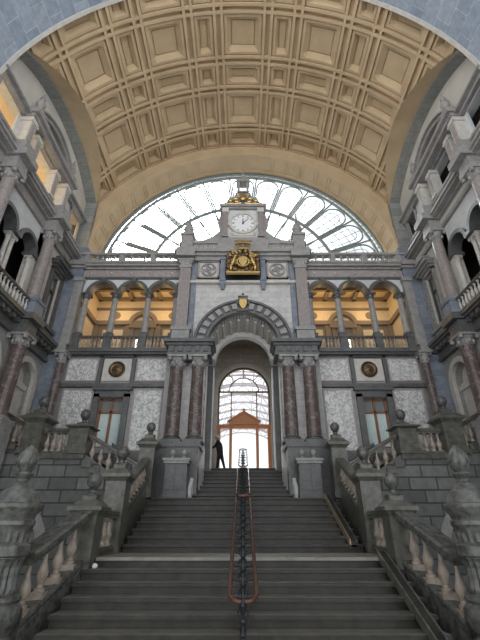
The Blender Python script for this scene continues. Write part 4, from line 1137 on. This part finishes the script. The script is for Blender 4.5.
    for u in (14.1,):
        m.box(u - .56, u - .46, 0, .10, 12.0, 13.35); m.box(u + .40, u + .50, 0, .10, 12.0, 13.35); m.box(u - .56, u + .5, 0, .14, 13.25, 13.38)
    m.build('attic_window_frame', M['granite'], W)
    m = mk(); m.box(7.3, 14.78, 0, .16, 13.38, 13.52); m.box(7.3, 14.78, 0, .32, 13.52, 13.62)
    m.box(9.0, 12.62, 0, .46, 13.42, 13.58); m.box(8.92, 12.7, 0, .60, 13.58, 13.74)
    m.build('upper_cornice', M['granite'], W)
    # curved pediment over the centre bay
    m = mk(); m.arch_ring(YC, 12.55, 1.95, 2.12, -.1, .38, .62, PI - .62, 22); m.arch_ring(YC, 12.55, 2.12, 2.2, -.1, .48, .62, PI - .62, 22)
    tymp = [(YC + 1.93 * math.cos(.66 + (PI - 1.32) * k / 16), 12.55 + 1.93 * math.sin(.66 + (PI - 1.32) * k / 16)) for k in range(17)]
    mk().prism(tymp, lambda p, q, d: (p, d, q), 0, .06).build('tympanum', M['dark'], W)
    for q in (-.9, .9): m.box(YC + q - .16, YC + q + .16, 0, .4, 13.74, 14.15)
    m.build('curved_pediment', M['granite'], W)
    for u, l in ((12.3, 'beside the corner'), (mm(12.3), 'further from the corner')):
        t = thing('wall_finial', T((u, .4, 13.74)), 'stone urn finial on the side wall cornice %s, %s' % (l, sd), 'finial', 'side wall cornice finials')
        L = sub(T, u, .36, 13.74)
        m = MB(L).box(-.2, .2, -.2, .2, 0, .22); m.build('block', M['granite'], t)
        m = MB(L); m.lathe([(.16, .22), (.17, .26), (.08, .33), (.14, .47), (.18, .62), (.12, .78), (.08, .84), (.11, .94), (.06, 1.08), (.01, 1.25)], 0, 0, 0, 12); m.build('urn', M['granite'], t, smooth=True)
    # lunette wall above
    mk().pierced(7.3, 14.9, 13.5, lambda u: arch_z(u) + .02, [], -.3, 0).build('lunette_wall', M['lunette'], W)
    # gallery behind the wall
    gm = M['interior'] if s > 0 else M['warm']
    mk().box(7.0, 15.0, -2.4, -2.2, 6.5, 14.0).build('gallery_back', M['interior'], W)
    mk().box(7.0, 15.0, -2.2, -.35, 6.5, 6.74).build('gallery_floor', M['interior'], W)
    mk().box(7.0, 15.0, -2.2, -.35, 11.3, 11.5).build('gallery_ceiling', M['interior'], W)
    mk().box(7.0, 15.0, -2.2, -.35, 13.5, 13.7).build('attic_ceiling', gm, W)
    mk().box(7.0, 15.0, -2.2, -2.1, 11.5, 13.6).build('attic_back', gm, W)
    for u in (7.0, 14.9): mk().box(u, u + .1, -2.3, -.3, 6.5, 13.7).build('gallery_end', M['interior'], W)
    if s < 0:
        for u in (8.0, 10.8, 13.2):
            ld = bpy.data.lights.new('attic_light', 'POINT'); ld.energy = 30; ld.color = (1., .78, .48); ld.shadow_soft_size = .15
            lo = bpy.data.objects.new('attic_light', ld); lo.location = T((u, -1.2, 12.2)); col.objects.link(lo)

m = MB(); m.ball((-2.72, 8.42, Z1 - R_ + .045), .05, 8, (1.1, .9, .9)); tag(m.build('paper_scrap', M['white']), 'small crumpled white scrap of paper on a step below the first landing', 'litter')

# ------------------------------------------------------------------ person at the stair head
px_, py_, pz_ = -1.02, 18.2, Z3
pe = thing('person', (px_, py_, pz_), 'person in dark clothes with pale hair leaning towards the door jamb at the stair head', 'person')
V = [(0, 0, .90), (-.03, 0, 1.10), (-.07, 0, 1.30), (-.10, 0, 1.43), (-.12, 0, 1.50), (-.13, 0, 1.56),            # pelvis..neck
     (-.03, -.10, .86), (-.09, -.12, .48), (-.13, -.12, .08), (-.24, -.12, .04),                             # near leg
     (.04, .10, .86), (.14, .12, .48), (.24, .12, .09), (.14, .12, .04),                                    # far leg
     (-.12, -.18, 1.40), (-.26, -.20, 1.18), (-.42, -.20, 1.10),                                      # arm reaching out
     (-.09, .18, 1.40), (-.02, .21, 1.15), (-.06, .20, .92)]
E_ = [(0, 1), (1, 2), (2, 3), (3, 4), (4, 5), (0, 6), (6, 7), (7, 8), (8, 9), (0, 10), (10, 11), (11, 12), (12, 13), (3, 14), (14, 15), (15, 16), (3, 17), (17, 18), (18, 19)]
Rr = [.16, .16, .18, .14, .06, .055, .10, .065, .05, .045, .10, .065, .05, .045, .075, .055, .04, .075, .055, .04]
def make_skin(name, V, E_, Rr, mat, parent, lvl=2):
    me = bpy.data.meshes.new(name); me.from_pydata(V, E_, [])
    o = bpy.data.objects.new(name, me); col.objects.link(o); o.parent = parent; LOC[o.name] = LOC[parent.name]
    o.modifiers.new('skin', 'SKIN')
    if not me.skin_vertices:
        bpy.context.view_layer.objects.active = o; o.select_set(True); bpy.ops.mesh.customdata_skin_add(); o.select_set(False)
    for i, r in enumerate(Rr): me.skin_vertices[0].data[i].radius = (r, r)
    me.skin_vertices[0].data[0].use_root = True
    sb = o.modifiers.new('smooth', 'SUBSURF'); sb.levels = sb.render_levels = lvl
    me.materials.append(mat); return o
make_skin('body', V, E_, Rr, M['black'], pe); pe.scale = (1, 1, .93)
m = MB(lambda p: (p[0] + px_, p[1] + py_, p[2] + pz_))
m.ball((-.16, 0, 1.66), .105, 16, (.92, .82, 1.15)); m.ball((-.27, 0, 1.65), .022, 6); m.ball((-.15, .09, 1.65), .025, 6); m.ball((-.15, -.09, 1.65), .025, 6)
m.tube([(-.13, 0, 1.52), (-.14, 0, 1.60)], .05, 8); m.box(-.262, -.24, -.02, .02, 1.60, 1.606)
m.build('head', M['skin'], pe, smooth=True)
m = MB(lambda p: (p[0] + px_, p[1] + py_, p[2] + pz_)); m.ball((-.135, 0, 1.69), .112, 14, (.9, .88, 1.05)); m.build('hair', M['hair'], pe, smooth=True)
for ay, hx, hz in ((-.20, -.44, 1.08), (.20, -.06, .89)):
    V2 = [(hx, ay, hz), (hx - .05, ay, hz - .04)]; E2 = [(0, 1)]; R2 = [.03, .035]
    for k in range(4):
        b = len(V2); V2 += [(hx - .08, ay - .03 + .02 * k, hz - .07), (hx - .10, ay - .03 + .02 * k, hz - .10 - .005 * (k in (1, 2)))]; E2 += [(1, b), (b, b + 1)]; R2 += [.010, .008]
    b = len(V2); V2 += [(hx - .03, ay - .04, hz - .06), (hx - .04, ay - .05, hz - .09)]; E2 += [(0, b), (b, b + 1)]; R2 += [.011, .009]
    make_skin('hand', V2, E2, R2, M['skin'], pe, 1)

# ------------------------------------------------------------------ daylight
w = bpy.data.worlds.new('World'); scene.world = w; w.use_nodes = True
nt = w.node_tree; bg = nt.nodes['Background']
tc = N(nt, 'ShaderNodeTexCoord'); h_ = N(nt, 'ShaderNodeVectorMath', operation='MULTIPLY_ADD'); h_.inputs[1].default_value = (.5, .5, .5); h_.inputs[2].default_value = (.5, .5, .5)
nt.links.new(tc.outputs['Generated'], h_.inputs[0]); sp = N(nt, 'ShaderNodeSeparateXYZ'); nt.links.new(h_.outputs[0], sp.inputs[0])
r_ = ramp(nt, sp.outputs['Z'], [(0., (.93, .93, .92)), (.5, (.96, .98, 1.)), (1., (.90, .95, 1.))])
gain0 = ramp(nt, sp.outputs['Y'], [(0., .52), (.5, .50), (.62, .42), (1., .42)])
hz = ramp(nt, sp.outputs['Z'], [(0., 1.), (.5, 1.), (.60, .55), (.68, .42), (1., .42)])
gain = N(nt, 'ShaderNodeMath', operation='MULTIPLY'); nt.links.new(gain0, gain.inputs[0]); nt.links.new(hz, gain.inputs[1]); gain = gain.outputs[0]
gd = N(nt, 'ShaderNodeVectorMath', operation='DOT_PRODUCT'); nt.links.new(tc.outputs['Generated'], gd.inputs[0])
gd.inputs[1].default_value = Vector((-.27, .77, .66)).normalized()
glow = ramp(nt, gd.outputs['Value'], [(.86, 0.), (.95, .10), (.99, .5), (1., 1.)])          # the sun's bright haze behind the window
m3 = N(nt, 'ShaderNodeMath', operation='MULTIPLY_ADD'); m3.inputs[1].default_value = 16.; nt.links.new(glow, m3.inputs[0])
ml = N(nt, 'ShaderNodeMath', operation='MULTIPLY'); ml.inputs[1].default_value = 3.2
nt.links.new(gain, ml.inputs[0]); nt.links.new(ml.outputs[0], m3.inputs[2]); nt.links.new(m3.outputs[0], bg.inputs['Strength'])
nt.links.new(r_, bg.inputs['Color'])

# ------------------------------------------------------------------ camera
cd = bpy.data.cameras.new('camera'); cam = bpy.data.objects.new('camera', cd); col.objects.link(cam)
cam.location = (0, 0, 0); cam.rotation_euler = (math.radians(90 + 28.4), 0, 0)
cd.sensor_fit = 'VERTICAL'; cd.sensor_height = 36; cd.lens = 389 / 640 * 36; cd.shift_x = -3 / 640; cd.clip_start = .05; cd.clip_end = 300
scene.camera = cam
scene.view_settings.view_transform = 'Standard'; scene.view_settings.look = 'None'
scene.view_settings.gamma = 1; scene.view_settings.use_curve_mapping = False
scene.view_settings.exposure = 0.7
scene.cycles.max_bounces = 8; scene.cycles.diffuse_bounces = 5; scene.cycles.transparent_max_bounces = 12
